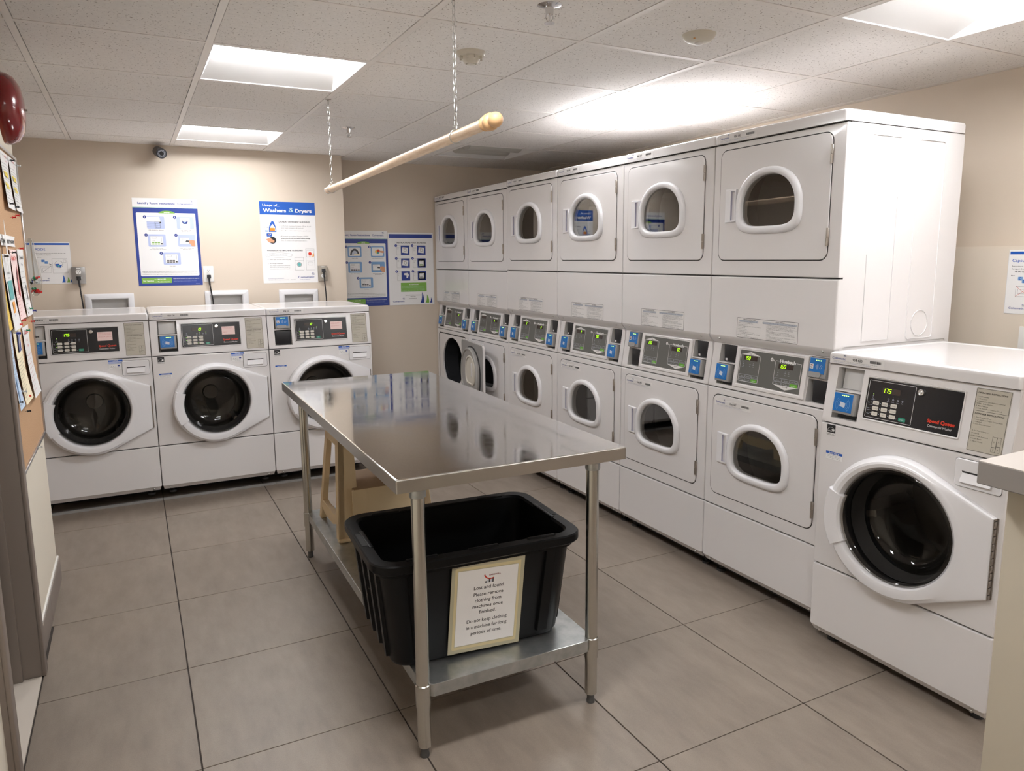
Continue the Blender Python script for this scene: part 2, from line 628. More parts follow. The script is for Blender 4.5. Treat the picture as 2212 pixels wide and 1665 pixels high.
# ------------------------------------------------------------------ ceiling
CX0, CX1, CY0, CY1 = -1.0, 3.41, YB0, 6.006
ceil = struct('ceiling', boxmesh('ceiling', CX0, CX1 + .1, CY0 - .1, CY1 + .1, H + 0.17, H + 0.22, mat('plenum', (0.2, 0.2, 0.2), 0.9)),
              'suspended ceiling of pitted white fibre tiles in a metal grid')
FIX = {(0, 0): 'on', (0, 3): 'on', (3, -3): 'on', (3, 0): 'on', (3, 3): 'off', (0, -3): 'on', (0, -6): 'on', (3, -6): 'on'}
cols = [CX0 - GX] + [k * GS for k in range(-2, 6)] + [CX1 - GX]
cols = sorted(c for c in cols if CX0 - 1e-6 <= c + GX <= CX1 + 1e-6)
rows = sorted([CY0 - GY] + [k * GS for k in range(-7, 5)] + [CY1 - GY])
for i in range(len(cols) - 1):
    for j in range(len(rows) - 1):
        x0, x1, y0, y1 = cols[i] + GX, cols[i + 1] + GX, rows[j] + GY, rows[j + 1] + GY
        if y1 - y0 < .03 or x1 - x0 < .02:
            continue
        if (round(cols[i] / GS), round(rows[j] / GS)) in FIX and abs(x1 - x0 - GS) < .01 and abs(y1 - y0 - GS) < .01:
            continue
        key = ('ct', round(x1 - x0, 3), round(y1 - y0, 3))
        me = cached(key, lambda: boxmesh('ceiling_tile', 0.0140, x1 - x0 - 0.0140, 0.0140, y1 - y0 - 0.0140, 0.0005, 0.018, CTILE, bev=0.001, seg=1))
        ob('ceiling_tile', me, ceil, (x0, y0, H))
def tee_y():
    m = MB()
    L_ = CY1 - CY0
    m.box(-.012, .012, 0, L_, -.001, .002, TEE)
    m.box(-.001, .001, 0, L_, .003, .035, TEE)
    return m.mesh('tee')
for c in cols[1:-1]:
    ob('grid_bar', cached('teey', tee_y), ceil, (c + GX, CY0, H))
for c in cols[:-1]:
    i = cols.index(c)
    x0, x1 = c + GX, cols[i + 1] + GX
    key = ('teex', round(x1 - x0, 3))
    def tee_x():
        m = MB()
        m.box(.012, x1 - x0 - .012, -.012, .012, -.0006, .002, TEE)
        m.box(.012, x1 - x0 - .012, -.001, .001, .003, .03, TEE)
        return m.mesh('teex')
    for q in rows[1:-1]:
        ob('cross_bar', cached(key, tee_x), ceil, (x0, q + GY, H))
def ang():
    m = MB()
    m.box(CX1 - .022, CX1, CY0, CY1, H - .0005, H + .0025, TEE)
    m.box(-.412, CX1, CY1 - .022, CY1, H - .0005, H + .0025, TEE)
    m.box(-1.0, 1.5, YB1 - .022, YB1, H - .0005, H + .0025, TEE)
    m.box(-.412, -.39, CY0, 3.93, H - .0005, H + .0025, TEE)
    return m.mesh('wall_angle')
ob('wall_angle', ang(), ceil)


LENS2 = mat('drop_lens', (0.8, 0.8, 0.8), 0.5, emit=(LIGHT_COL, LIGHT_DROP))


def light(key, state, label, grp=None):
    cx, cy = GX + (key[0] + .5) * GS, GY + (key[1] + .5) * GS
    t = thing('ceiling_light', label, 'light', (cx, cy, H), 0, grp)
    a = GS / 2 - .0125
    def housing():
        m = MB()
        lo = lambda s, z: [(s * x, s * y, z) for x, y in ((-1, -1), (1, -1), (1, 1), (-1, 1))]
        rc = lambda x, y, z: [(-x, -y, z), (x, -y, z), (x, y, z), (-x, y, z)]
        m.loft([lo(a, .002), lo(a, -.001), lo(a - .004, -.001), lo(a - .006, .003), rc(a - .035, a - .18, .055), rc(a - .035, a - .18, .075)], LAMPW)
        return m.mesh('housing', 20)
    def lens(mt):
        def go():
            m = MB()
            m.box(-a + .036, a - .036, -a + .181, a - .181, .054, .06, mt)
            return m.mesh('lens')
        return go
    if state == 'drop':
        def tray():
            m = MB()
            lo = lambda s, z: [(s * x, s * y, z) for x, y in ((-1, -1), (1, -1), (1, 1), (-1, 1))]
            m.loft([lo(a, .003), lo(a, .0), lo(a - .01, .0), lo(a - .01, .02)], LAMPW, False, True)
            return m.mesh('tray', 20)
        ob('housing', cached('tray', tray), t)
        def dl():
            m = MB()
            lo = lambda s, z: [(p[0], p[1], z) for p in rr2(-s, s, -s, s, .03, True)]
            m.loft([lo(a - .02, .012), lo(a - .02, -.012), lo(a - .045, -.03), lo(a - .10, -.036)], LENS2, True, True)
            return m.mesh('drop_lens', 60)
        ob('diffuser', cached('droplens', dl), t)
    else:
        ob('housing', cached('housing', housing), t)
        ob('diffuser', cached('lens' + state, lens(LENS if state == 'on' else LENSOFF)), t)
        if state == 'off':
            def tubes():
                m = MB()
                for y in (-.10, .10):
                    m.loft([[(x, y + .085 * cos(q), .05 - .05 * sin(q)) for q in [pi * i / 8 for i in range(9)]] for x in (-.21, .21)], LENSOFF, closed=False)
                    for x in (-.21, .21):
                        m.face([(x, y + .085 * cos(q), .05 - .05 * sin(q)) for q in [pi * i / 8 for i in range(9)]], LENSOFF)
                return m.mesh('baskets')
            ob('basket', cached('baskets', tubes), t)
    return t


light((0, 0), 'on', 'lit square recessed ceiling light above the first chain of the wooden rail')
light((0, 3), 'on', 'lit square recessed ceiling light nearest the back wall by the security camera')
light((3, 0), 'drop', 'glaring lit ceiling light above the stacked dryers')
light((3, -3), 'on', 'large lit ceiling light cut off at the top right corner')
light((3, 3), 'off', 'unlit grey ceiling light in the dark far corner above the dryers')
for q, lb in (((0, -3), 'lit ceiling light just above the camera, outside the picture'), ((0, -6), 'lit ceiling light behind the camera on the door side, outside the picture'), ((3, -6), 'lit ceiling light behind the camera on the dryer side, outside the picture')):
    light(q, 'on', lb, 'ceiling lights outside the picture')

# ------------------------------------------------------------------ walls
HT = H + 0.17
def grid_panel(m, X, Z, holes, fn, mt, pm=None):
    """flat panel over cuts X, Z leaving holes (x0,x1,z0,z1,depth,material); fn(x, z, depth) -> point"""
    for i in range(len(X) - 1):
        for j in range(len(Z) - 1):
            cx, cz = (X[i] + X[i + 1]) / 2, (Z[j] + Z[j + 1]) / 2
            if any(h_[0] < cx < h_[1] and h_[2] < cz < h_[3] for h_ in holes):
                continue
            m.face([fn(X[i], Z[j], 0), fn(X[i + 1], Z[j], 0), fn(X[i + 1], Z[j + 1], 0), fn(X[i], Z[j + 1], 0)], mt)
    for x0, x1, z0, z1, d, hm in holes:
        c = [(x0, z0), (x1, z0), (x1, z1), (x0, z1)]
        for a in range(4):
            p, q = c[a], c[(a + 1) % 4]
            m.face([fn(*p, 0), fn(*q, 0), fn(*q, d), fn(*p, d)], hm)
        m.face([fn(*p, d) for p in c], hm)


BOXES = [(-.2455, -.029, 1.11, 1.236), (.5035, .719, 1.11, 1.242), (1.0234, 1.2342, 1.11, 1.231)]
m_ = MB()
holes = [(a, b_, c, d, .05, PLUMB) for a, b_, c, d in BOXES]
Xc = sorted({-1.0, 1.5} | {v for h_ in BOXES for v in h_[:2]})
Zc = sorted({-.05, HT} | {v for h_ in BOXES for v in h_[2:]})
grid_panel(m_, Xc, Zc, holes, lambda x, z, d: (x, YB1 + d, z), WALLP)
m_.face([(1.5, YB1, -.05), (1.5, 6.02, -.05), (1.5, 6.02, HT), (1.5, YB1, HT)], WALLP)
struct('wall_back', m_.mesh('wall_back', 0), 'cream back wall behind the three washers')
struct('wall_recess', boxmesh('wall_recess', 1.45, 3.5, 6.006, 6.106, -.05, HT, WALLP), 'taupe stretch of back wall beside the dryers, set slightly back')
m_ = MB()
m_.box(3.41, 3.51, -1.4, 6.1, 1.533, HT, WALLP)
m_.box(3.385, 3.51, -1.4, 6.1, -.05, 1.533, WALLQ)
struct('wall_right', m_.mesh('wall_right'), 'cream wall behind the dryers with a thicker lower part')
m_ = MB()
m_.box(-.53, -.412, 3.04, 3.93, -.05, HT, WALLS)
m_.box(-.53, -.412, 2.33, 3.04, 2.12, HT, WALLS)
m_.box(-.53, -.412, -1.3, 2.33, -.05, HT, WALLS)
struct('wall_left', m_.mesh('wall_left'), 'pale wall on the left carrying the cork notice board')
m_ = MB()
m_.box(-1.1, -1.0, 3.6, 5.9, -.05, HT, WALLP)
m_.box(-1.1, -.53, 3.56, 3.66, -.05, HT, WALLP)
struct('wall_alcove', m_.mesh('wall_alcove'))
struct('wall_front', boxmesh('wall_front', -.6, 3.5, -1.4, -1.3, -.05, HT, WALLP))
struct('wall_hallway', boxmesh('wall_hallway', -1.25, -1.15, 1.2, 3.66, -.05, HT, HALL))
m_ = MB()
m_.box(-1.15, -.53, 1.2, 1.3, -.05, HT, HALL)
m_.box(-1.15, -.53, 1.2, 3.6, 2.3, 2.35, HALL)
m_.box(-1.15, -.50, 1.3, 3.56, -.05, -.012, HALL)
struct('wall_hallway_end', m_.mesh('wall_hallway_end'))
# partition at the right
m_ = MB()
m_.box(1.243, 1.345, -1.3, .652, 0, 1.125, WALLR, bev=.004)
wp = struct('wall_partition', m_.mesh('wall_partition'), 'low cream partition wall at the right edge')
m_ = MB()
m_.box(1.205, 1.39, -1.3, .681, 1.125, 1.163, CAPEDGE, bev=.0015, seg=1)
m_.box(1.2055, 1.3895, -1.29, .6805, 1.1625, 1.1636, PINKCAP)
struct('trim_1', m_.mesh('ledge'), 'grey laminate ledge capping the low partition')
# baseboard
m_ = MB()
m_.box(-.412, -.401, 3.045, 3.47, 0, .112, BASE, bev=.001, seg=1)
m_.box(-.412, -.401, 3.474, 3.932, 0, .112, BASE, bev=.001, seg=1)
m_.box(-.53, -.401, 3.93, 3.941, 0, .112, BASE, bev=.001, seg=1)
m_.box(-.4125, -.404, 3.045, 3.935, .112, .121, CAULK, bev=.003, seg=2)
struct('baseboard_left', m_.mesh('baseboard_left'), 'taupe tile skirting with a white caulk line')
struct('baseboard_back', boxmesh('bb', -1.0, 1.5, 5.748, 5.76, 0, .11, BASE))
# door frame
d1 = struct('door_1', None, 'open doorway with a taupe steel frame at the left edge')
def jamb_far():
    m = MB()
    m.box(-.53, -.395, 3.0, 3.05, 0, 2.12, FRAMEP, bev=.003)
    m.box(-.50, -.455, 2.984, 3.002, 0, 2.10, FRAMEP, bev=.002)
    m.box(-.397, -.384, 2.998, 3.05, 0, 2.12, FRAMEP, bev=.004)
    return m.mesh('jamb')
ob('jamb', jamb_far(), d1)
m_ = MB()
m_.box(-.53, -.395, 2.325, 2.372, 0, 2.12, FRAMEP, bev=.003)
m_.box(-.50, -.455, 2.37, 2.388, 0, 2.10, FRAMEP, bev=.002)
m_.box(-.397, -.384, 2.322, 2.372, 0, 2.12, FRAMEP, bev=.004)
ob('jamb', m_.mesh('jamb_near'), d1)
m_ = MB()
m_.box(-.53, -.395, 2.325, 3.05, 2.09, 2.14, FRAMEP, bev=.003)
ob('head', m_.mesh('head'), d1)
ob('threshold', boxmesh('threshold', -.53, -.398, 2.373, 2.999, -.01, .002, THRESH, bev=.0015, seg=1), d1)


# ------------------------------------------------------------------ prints shared by the machines
def coin_logo(p, x, z, h_, m=NAVY, layer=2):
    p.text('Coinamatic', x, z, h_, m, layer, 'l', 0.012, res=3, width=h_ * 5.0)
    for i in range(3):
        a, b_ = x + h_ * (4.25 - .12 * i), z + h_ * (.88 + .22 * i)
        c = x + h_ * (5.35 - .12 * i)
        p.shape([(a, b_ - .04 * h_), (a + .35 * h_, b_ + .18 * h_), (a + .65 * h_, b_ + .16 * h_), (c, b_ + .38 * h_),
                 (a + .68 * h_, b_ + .30 * h_), (a + .38 * h_, b_ + .32 * h_)], m if i != 1 else DGREY, layer)


def barcode(p, x, z, w_, h_, layer=2):
    rnd = random.Random(3)
    c = x
    while c < x + w_:
        t = rnd.choice((.6, .9, 1.4)) * w_ / 34
        p.rect(c, z, t * 1.3, h_, INK, layer)
        c += t * 2.1


def id_sticker(num, w_=.222, h_=.030, paper=PAPER2):
    def go():
        p = PR(w_, h_, paper, .0003, .001)
        coin_logo(p, .006, h_ * .42, .0115)
        p.text(num, w_ * .42, h_ * .42, .0125, INK, 2, 'l', .022, res=3)
        barcode(p, w_ * .74, h_ * .42, w_ * .2, .0095)
        p.text('For service or refund quote machine number', w_ * .43, h_ * .82, .003, DGREY, res=1)
        p.text('Service and repairs call or visit our web site with the machine number shown above', .012, h_ * .2, .0036, DGREY, res=1, width=w_ * .82)
        p.text('Service et reparations appelez en indiquant le numero de la machine', .012, h_ * .05, .0036, NAVY, res=1, width=w_ * .7)
        return p.mesh('id_sticker')
    return cached(('sticker', num, w_), go)


def tap_reader():
    """upright grey reader with blue face and contactless symbol, .098 x .085"""
    m = MB()
    m.box(0, .094, -.014, .05, 0, .082, GREYPL, bev=.004)
    m.box(.006, .084, -.0155, -.013, .018, .078, BLUE, bev=.001, seg=1)
    m.loft([[(x, -.0156 - d, z) for x, z in rr2(.008, .07, .004, .024, .008, True)] for d in (0, .004)], GREYPL, True, True)
    return m.mesh('reader')


def tap_print():
    p = PR(thick=0)
    for i in range(4):
        p.rect(.036 + i * .008, .068, .005, .0035, LEDW)
    p.rect(.010, .036, .017, .019, PAPER2, 1, .001)
    p.rect(.013, .047, .005, .005, INK, 2)
    p.rect(.020, .047, .004, .005, RED, 2)
    p.rect(.013, .039, .011, .004, INK, 2)
    for i in range(4):
        p.ring(.036, .046, .003 + .004 * i, .0042 + .004 * i, LGREY, 1, -45, 45, 8)
    p.line(.058, .038, .066, .055, .0012, LGREY)
    p.line(.066, .038, .072, .050, .0012, LGREY)
    return p.mesh('reader_face')


def card_reader():
    m = MB()
    m.box(0, .094, -.016, .05, 0, .080, GREYPL, bev=.004)
    m.box(.003, .082, -.0178, -.015, .009, .077, BLUE, bev=.001, seg=1)
    return m.mesh('reader')


def card_print():
    p = PR(thick=0)
    for i in range(4):
        p.rect(.036 + i * .008, .068, .005, .003, LEDW)
    p.shape([(.031, .029), (.053, .025), (.055, .042), (.033, .046)], LGREY, 1)
    for i in range(3):
        for a, b_ in ((-48, 48), (132, 228)):
            p.ring(.043, .036, .017 + .006 * i, .0181 + .006 * i, MIDBLUE, 1, a, b_, 10)
    return p.mesh('reader_face')


def add_reader(par, kind, x, y, z, tilt, s=1.0):
    me = cached('tapr', tap_reader) if kind == 'tap' else cached('cardr', card_reader)
    o = ob('card_reader', me, par, (x, y, z), (tilt, 0, 0), 'blue contactless reader' if kind == 'tap' else 'blue card reader')
    o.scale = (s, 1, 1)
    fm = cached('tapp', tap_print) if kind == 'tap' else cached('cardp', card_print)
    ob('reader_face', fm, o, (0, -.0156 if kind == 'tap' else -.0180, 0))
    return o


def circ_at(cx, cz, r_, loop):
    out = []
    for x, z in loop:
        a = math.atan2(z - cz, x - cx)
        out.append((cx + r_ * cos(a), cz + r_ * sin(a)))
    return out


def L3(loop, y, z_off=0):
    return [(x, y, z + z_off) for x, z in loop]


# ------------------------------------------------------------------ washers
WCX, WCZ = .345, .566
def washer_body():
    m = MB()
    c = rr2(.002, W - .002, .10, 1.10, .003, True, 2)
    for zz in (.317, .877):
        m.box(.004, W - .004, .012, .026, zz - .012, zz + .012, GAP)  # dark strip behind each panel seam stands in for the gap's shade
    m.loft([L3(c, .024), L3(c, .702), L3(rr2(.005, W - .005, .103, 1.097, .003, True, 2), .705)], ENAMEL, False, True)
    return m.mesh('body')


def washer_base():
    m = MB()
    m.box(.02, W - .02, .06, .69, .060, .10, GAP)
    for x in (.06, W - .06):
        for y in (.07, .64):
            m.lathe([(0, 0), (.022, 0), (.022, .012), (.010, .014), (.010, .05), (0, .05)], RUBBER, (x, y, 0), n=12)
    return m.mesh('base')


def kick_panel(z0, z1):
    def go():
        m = MB()
        a = lambda d: rrd(d, W - d, z0 + .026, z1 - d, .004)
        tz0 = z0
        # front face, rounded edges and a toe that slopes back at the foot
        lo0 = L3(a(.006), 0)
        lo1 = L3(a(.002), .002)
        lo2 = L3(a(0), .006)
        m.loft([lo0, lo1, lo2, L3(a(0), .026)], ENAMEL, True, True)
        m.face([(.004, .0015, z0 + .028), (W - .004, .0015, z0 + .028), (W - .010, .019, z0), (.010, .019, z0)], ENAMEL)
        m.face([(.004, .0015, z0 + .028), (.010, .019, z0), (.010, .026, z0), (.002, .026, z0 + .028)], ENAMEL)
        m.face([(W - .004, .0015, z0 + .028), (W - .010, .019, z0), (W - .010, .026, z0), (W - .002, .026, z0 + .028)], ENAMEL)
        return m.mesh('kick_panel', 35)
    return cached(('kick', z0, z1), go)


def screw():
    m = MB()
    m.lathe([(0, -.004), (.004, -.004), (.0065, -.001), (.0065, .001), (0, .001)], SCREW, axis='y', n=12)
    return m.mesh('screw')


def washer_front():
    m = MB()
    lp = rrd(.0, W, .319, .875, .004)
    f_ = lambda d: rrd(d, W - d, .319 + d, .875 - d, .004)
    hole = circ_at(WCX, WCZ + .008, .212, f_(.006))
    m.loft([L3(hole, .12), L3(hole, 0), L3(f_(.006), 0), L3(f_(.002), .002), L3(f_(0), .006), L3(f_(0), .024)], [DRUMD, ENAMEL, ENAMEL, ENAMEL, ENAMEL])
    return m.mesh('front_panel', 35)


def bays_console(z0, z1, y0, y1, bays, mt, D=.03, corner=.004):
    """slanted console panel with rectangular bays; returns (mesh, map)"""
    sl = (y1 - y0) / (z1 - z0)
    fn = lambda x, z, d: (x, y0 + sl * (z - z0) + d, z)
    def go():
        m = MB()
        b_ = .004
        X = sorted({b_, W - b_} | {v for h_ in bays for v in h_[:2]})
        Z = sorted({z0 + b_, z1 - b_} | {v for h_ in bays for v in h_[2:4]})
        grid_panel(m, X, Z, bays, fn, mt)
        o1 = rr2(b_, W - b_, z0 + b_, z1 - b_, 0)
        o2 = rr2(.0012, W - .0012, z0 + .0012, z1 - .0012, 0)
        o3 = rr2(0, W, z0, z1, 0)
        m.loft([[fn(*p, 0) for p in o1], [fn(*p, .0012) for p in o2], [fn(*p, b_) for p in o3], [(p[0], .07 + y1, p[1]) for p in o3]], mt)
        return m
    return go(), fn


TILTW = -math.atan2(.034, .221)
def washer_console():
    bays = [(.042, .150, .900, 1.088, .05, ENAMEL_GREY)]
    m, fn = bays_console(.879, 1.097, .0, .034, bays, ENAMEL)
    # raised frame around the control overlay
    sl = .034 / .221
    def fr(x0, x1, z0, z1, d, rad):
        return [(x, sl * (z - .879) + d, z) for x, z in rr2(x0, x1, z0, z1, rad, True)]
    m.loft([fr(.168, .522, .917, 1.073, 0, .006), fr(.169, .521, .918, 1.072, -.004, .006), fr(.172, .518, .921, 1.069, -.004, .005), fr(.174, .516, .923, 1.067, -.0012, .004)], ENAMEL)
    return m.mesh('console', 35)


def bay_shelf():
    m = MB()
    m.box(0, .108, -.0, .05, -.003, .003, ENAMEL, bev=.001, seg=1)
    return m.mesh('shelf')


def washer_overlay(amount, leds, note):
    def go():
        p = PR(.342, .144, OVERK, .001, .002)
        p.frame(.006, .006, .176, .132, .0012, PAPER2, 1, .004)
        p.rect(.060, .098, .068, .020, WINDOWD, 1)
        digits, dx = amount
        p.seg7(digits, .063 + dx, .101, .014, LED, 2)
        for i in range(4):
            x = .088 + .0175 * i
            p.disc(x, .088, .0012, LEDW if i in leds else DGREY, 2, 8)
            p.ring(x, .080, .0022, .003, LGREY, 2)
            p.text(('Wash', 'Rinse', 'Spin', 'Dry')[i], x, .071, .0045, LGREY, 2, 'c', res=1)
        p.disc(.029, .090, .0013, LEDW if 9 in leds else DGREY, 2, 8)
        p.text('P', .027, .080, .007, LGREY, 2, res=1)
        p.text('Add', .029, .074, .0042, LGREY, 2, 'c', res=1)
        p.text('Detergent', .029, .069, .0042, LGREY, 2, 'c', res=1)
        for q, (t_, zz) in enumerate((('Soil', .056), ('Fabric', .037), ('Temp', .018))):
            p.text(t_, .011, zz, .0045, LGREY, 2, res=1)
            if q:
                p.rect(.011, zz + .0135, .02, .0006, LGREY, 1)
            for c in range(3):
                x = .031 + c * .034
                p.disc(x - .005, zz + .004, .0013, LEDW if (q, c) in ((0, 0), (1, 0), (2, 2)) and note else LGREY, 2, 8)
                p.rect(x, zz - .003, .0235, .0135, BTN, 1, .003)
                s_ = (('Light', 'Medium', 'Heavy'), ('Normal', 'Perm Press', 'Delicates'), ('Hot', 'Warm', 'Cold'))[q][c]
                p.text(s_, x + .013, zz + .0015, .0048, INK, 2, 'c', res=1, width=min(.017, .0028 * len(s_)))
        p.disc(.127, .018, .0013, LGREY, 2, 8)
        p.rect(.135, .012, .026, .0135, BTNGREEN, 1, .003)
        p.text('START', .148, .0165, .005, PAPER, 2, 'c', res=1)
        p.text('Speed Queen', .236, .030, .0165, RED, 2, 'l', .035, .12, width=.092, res=3)
        p.text('Commercial Washer', .240, .015, .0115, PAPER2, 2, 'l', 0, .0, width=.082, res=2)
        if note:
            p.rect(.234, .066, .078, .052, PINK, 3)
            tt = ['Attention: use only HE', 'detergent and do not', '', 'overload the machine.', 'Thank you', '', 'Please wipe the door'] if note == 2 else ['Attention use only HE detergent', 'in this machine please', '', 'thank you']
            p.para(tt, .238, .108, .0062, PINKINK, 1.15, 4, width=.068 if note == 1 else None)
        return p.mesh('control_overlay')
    return cached(('wov', amount, leds, note), go)


def lock_mesh():
    m = MB()
    m.lathe([(0.012, .0), (.012, -.004), (.0105, -.008), (.008, -.0085), (.008, -.006), (.0045, -.006), (.0045, -.009), (0, -.009)], CHROME, axis='y', n=24)
    return m.mesh('key_lock')


def washer_instr():
    p = PR(.106, .198, TAUPE, .0008, .003)
    p.frame(.001, .001, .104, .196, .0012, DGREY, 1, .003)
    x = .007
    p.text('OPERATING INSTRUCTIONS', x, .181, .0068, INK, 2, 'l', .02, width=.088)
    p.para(['1. Load Laundry', '2. Close Door', '3. Add Supplies (See Instructions Below)', '4. Make Cycle Selection', '5. Make Payment', '6. Press Start (Door Must be Closed)'], x, .170, .0052, INK, 1.42)
    p.rect(.001, .1265, .104, .001, DGREY, 1)
    p.text('DISPENSER INSTRUCTIONS', x, .116, .0068, INK, 2, 'l', .02, width=.088)
    p.para(['1. Open Dispenser Door', '2. Load Supplies in Proper Compartment', '    as Indicated', '3. Close Dispenser Door'], x, .105, .0052, INK, 1.35)
    p.para(['A. Pre-Wash Detergent', '    (If Offered)', 'B. Main Wash Detergent', 'C. Liquid Bleach', 'D. Fabric Softener'], x, .063, .0052, INK, 1.6)
    for x0, z0, w_, h_, t_ in ((.072, .024, .0135, .032, 'D'), (.0855, .028, .0125, .028, 'A'), (.072, .009, .0135, .015, 'C'), (.0855, .009, .0125, .019, 'B')):
        p.frame(x0, z0, w_, h_, .0007, INK, 1, .0002)
        p.text(t_, x0 + w_ / 2, z0 + h_ / 2 - .002, .006, INK, 2, 'c')
    return p.mesh('instruction_plate')


def star_label():
    p = PR(.037, .040, INK, .0002, .0005)
    p.ring(.0185, .014, .0155, .0165, PAPER, 1, 10, 170, 14)
    p.text('energy', .003, .014, .0085, PAPER, 2, 'l', 0, .3, width=.02)
    st = [(.027 + (.0075 if k % 2 == 0 else .0032) * sin(2 * pi * k / 10), .020 + (.0075 if k % 2 == 0 else .0032) * cos(2 * pi * k / 10)) for k in range(10)]
    p.shape(st[::-1], PAPER, 1)
    p.rect(.001, .001, .035, .008, PAPER, 1)
    p.text('ENERGY STAR', .0185, .0025, .005, INK, 2, 'c', .02, width=.031)
    return p.mesh('energy_label')


def notice_small():
    p = PR(.072, .029, PAPER, .0002)
    p.rect(0, .0195, .072, .0095, ROYAL, 1)
    p.text('NOTICE', .036, .0208, .008, PAPER, 2, 'c', .02, width=.045)
    p.para(['Close door firmly before starting.', 'When changing or open do not', 'force the door of this unit.'], .004, .0145, .0042, DGREY, 1.3, width=.062)
    return p.mesh('notice_label')


def notice_big():
    p = PR(.076, .056, PAPER, .0002)
    p.rect(0, .047, .076, .009, ROYAL, 1)
    p.text('NOTICE', .038, .0485, .0075, PAPER, 2, 'c', .02)
    p.rect(0, .034, .076, .0125, PALEBLUE, 1)
    p.text('USE ONLY HE DETERGENT', .038, .038, .0055, NAVY, 2, 'c', width=.068)
    p.ring(.020, .022, .006, .0068, INK, 2, 180, 360, 10)
    p.ring(.020, .022, .0065, .0073, INK, 2, -180, 0, 10)
    p.rect(.047, .018, .012, .008, NAVY, 2, .002)
    p.frame(.002, .002, .072, .031, .0006, DGREY, 1, .003)
    p.text('+', .033, .018, .006, NAVY, 2)
    p.para(['Utiliser seulement un detergent', 'haute efficacite HE'], .038, .012, .0045, INK, 1.2, 2, 'c')
    return p.mesh('notice_label')


def hull_loop(ang):
    """washer door outline: circle with a flap tapering to the hinge on the right"""
    R = .252
    pts = [(WCX + R * cos(2 * pi * k / 180), WCZ + R * sin(2 * pi * k / 180)) for k in range(180)]
    xr, zt, zb = .664, .702, .440
    import itertools
    P = sorted(set([(round(a, 6), round(b_, 6)) for a, b_ in pts + [(xr, zt), (xr, zb)]]))
    def cr(o_, a, b_):
        return (a[0] - o_[0]) * (b_[1] - o_[1]) - (a[1] - o_[1]) * (b_[0] - o_[0])
    lo, up = [], []
    for p in P:
        while len(lo) >= 2 and cr(lo[-2], lo[-1], p) <= 0:
            lo.pop()
        lo.append(p)
    for p in reversed(P):
        while len(up) >= 2 and cr(up[-2], up[-1], p) <= 0:
            up.pop()
        up.append(p)
    Hh = lo[:-1] + up[:-1]
    out = []
    for a in ang:
        d = (cos(a), sin(a))
        best = None
        for i in range(len(Hh)):
            p, q = Hh[i], Hh[(i + 1) % len(Hh)]
            ex, ez = q[0] - p[0], q[1] - p[1]
            den = d[0] * ez - d[1] * ex
            if abs(den) < 1e-12:
                continue
            t = ((p[0] - WCX) * ez - (p[1] - WCZ) * ex) / den
            s_ = ((p[0] - WCX) * d[1] - (p[1] - WCZ) * d[0]) / den
            if t > 0 and -1e-6 <= s_ <= 1 + 1e-6:
                best = t if best is None else min(best, t)
        out.append((WCX + best * d[0], WCZ + best * d[1]))
    return out


ANG = sorted([2 * pi * k / 96 for k in range(96)] + [math.atan2(.702 - WCZ, .664 - WCX), math.atan2(.440 - WCZ, .664 - WCX) + 2 * pi])
def inset(loop, d, c=(WCX, WCZ)):
    out = []
    for x, z in loop:
        v = Vector((x - c[0], z - c[1]))
        v = v * (1 - d / v.length)
        out.append((c[0] + v.x, c[1] + v.y))
    return out


def wedge(m):
    """the door is thin at its hinge and thick at its handle"""
    for v in m.bm.verts:
        v.co.y *= 1.55 - 1.1 * (v.co.x - .093) / .57


def washer_door():
    m = MB()
    O = hull_loop(ANG)
    C = lambda r_: [(WCX + r_ * cos(a), WCZ + r_ * sin(a)) for a in ANG]
    C2 = lambda r_: [(WCX + .004 + r_ * cos(a), WCZ + .008 + r_ * sin(a)) for a in ANG]
    mn = lambda A, B: [a if math.hypot(a[0] - WCX, a[1] - WCZ) < math.hypot(b_[0] - WCX, b_[1] - WCZ) else b_ for a, b_ in zip(A, B)]
    m.loft([L3(O, -.0005), L3(O, -.028), L3(inset(O, .004), -.038), L3(inset(O, .013), -.043), L3(mn(C(.246), inset(O, .014)), -.0435), L3(mn(C(.240), inset(O, .016)), -.047),
            L3(C2(.222), -.049), L3(C2(.210), -.046), L3(C2(.205), -.038), L3(C2(.204), -.016)], PLASTIC)
    m.loft([L3(C2(.2045), -.030), L3(C2(.2005), -.036), L3(C2(.1985), -.030), L3(C2(.198), .0)], [CHROME, GREYPL, BLACK])
    wedge(m)
    return m.mesh('door', 28)


def washer_handle():
    m = MB()
    k = 14
    A = [radians(158 + (209 - 158) * i / k) for i in range(k + 1)]
    P = lambda r_, y: [(WCX + r_ * cos(a), y, WCZ + r_ * sin(a)) for a in A]
    m.loft([P(.2525, -.030), P(.251, -.046), P(.243, -.0515), P(.215, -.0525), P(.196, -.0500), P(.190, -.044), P(.191, -.030)], PLASTIC, closed=False)
    for a in (A[0], A[-1]):
        m.face([(WCX + r_ * cos(a), y, WCZ + r_ * sin(a)) for r_, y in ((.2525, -.030), (.251, -.046), (.243, -.0515), (.215, -.0525), (.196, -.05), (.190, -.044), (.191, -.03))], PLASTIC)
    wedge(m)
    return m.mesh('handle', 30)


def washer_bowl():
    m = MB()
    m.lathe([(.1998, -.034), (.194, -.040), (.186, -.034), (.178, -.004), (.171, .014), (.166, .045), (.152, .070), (.120, .082), (.06, .088), (.0, .089)], GLASS_W, (WCX + .004, 0, WCZ + .008), 'y', 64)
    for v in m.bm.verts:
        if v.co.y < 0:
            v.co.y *= 1.55 - 1.1 * (v.co.x - .093) / .57
    return m.mesh('glass_bowl', 80)


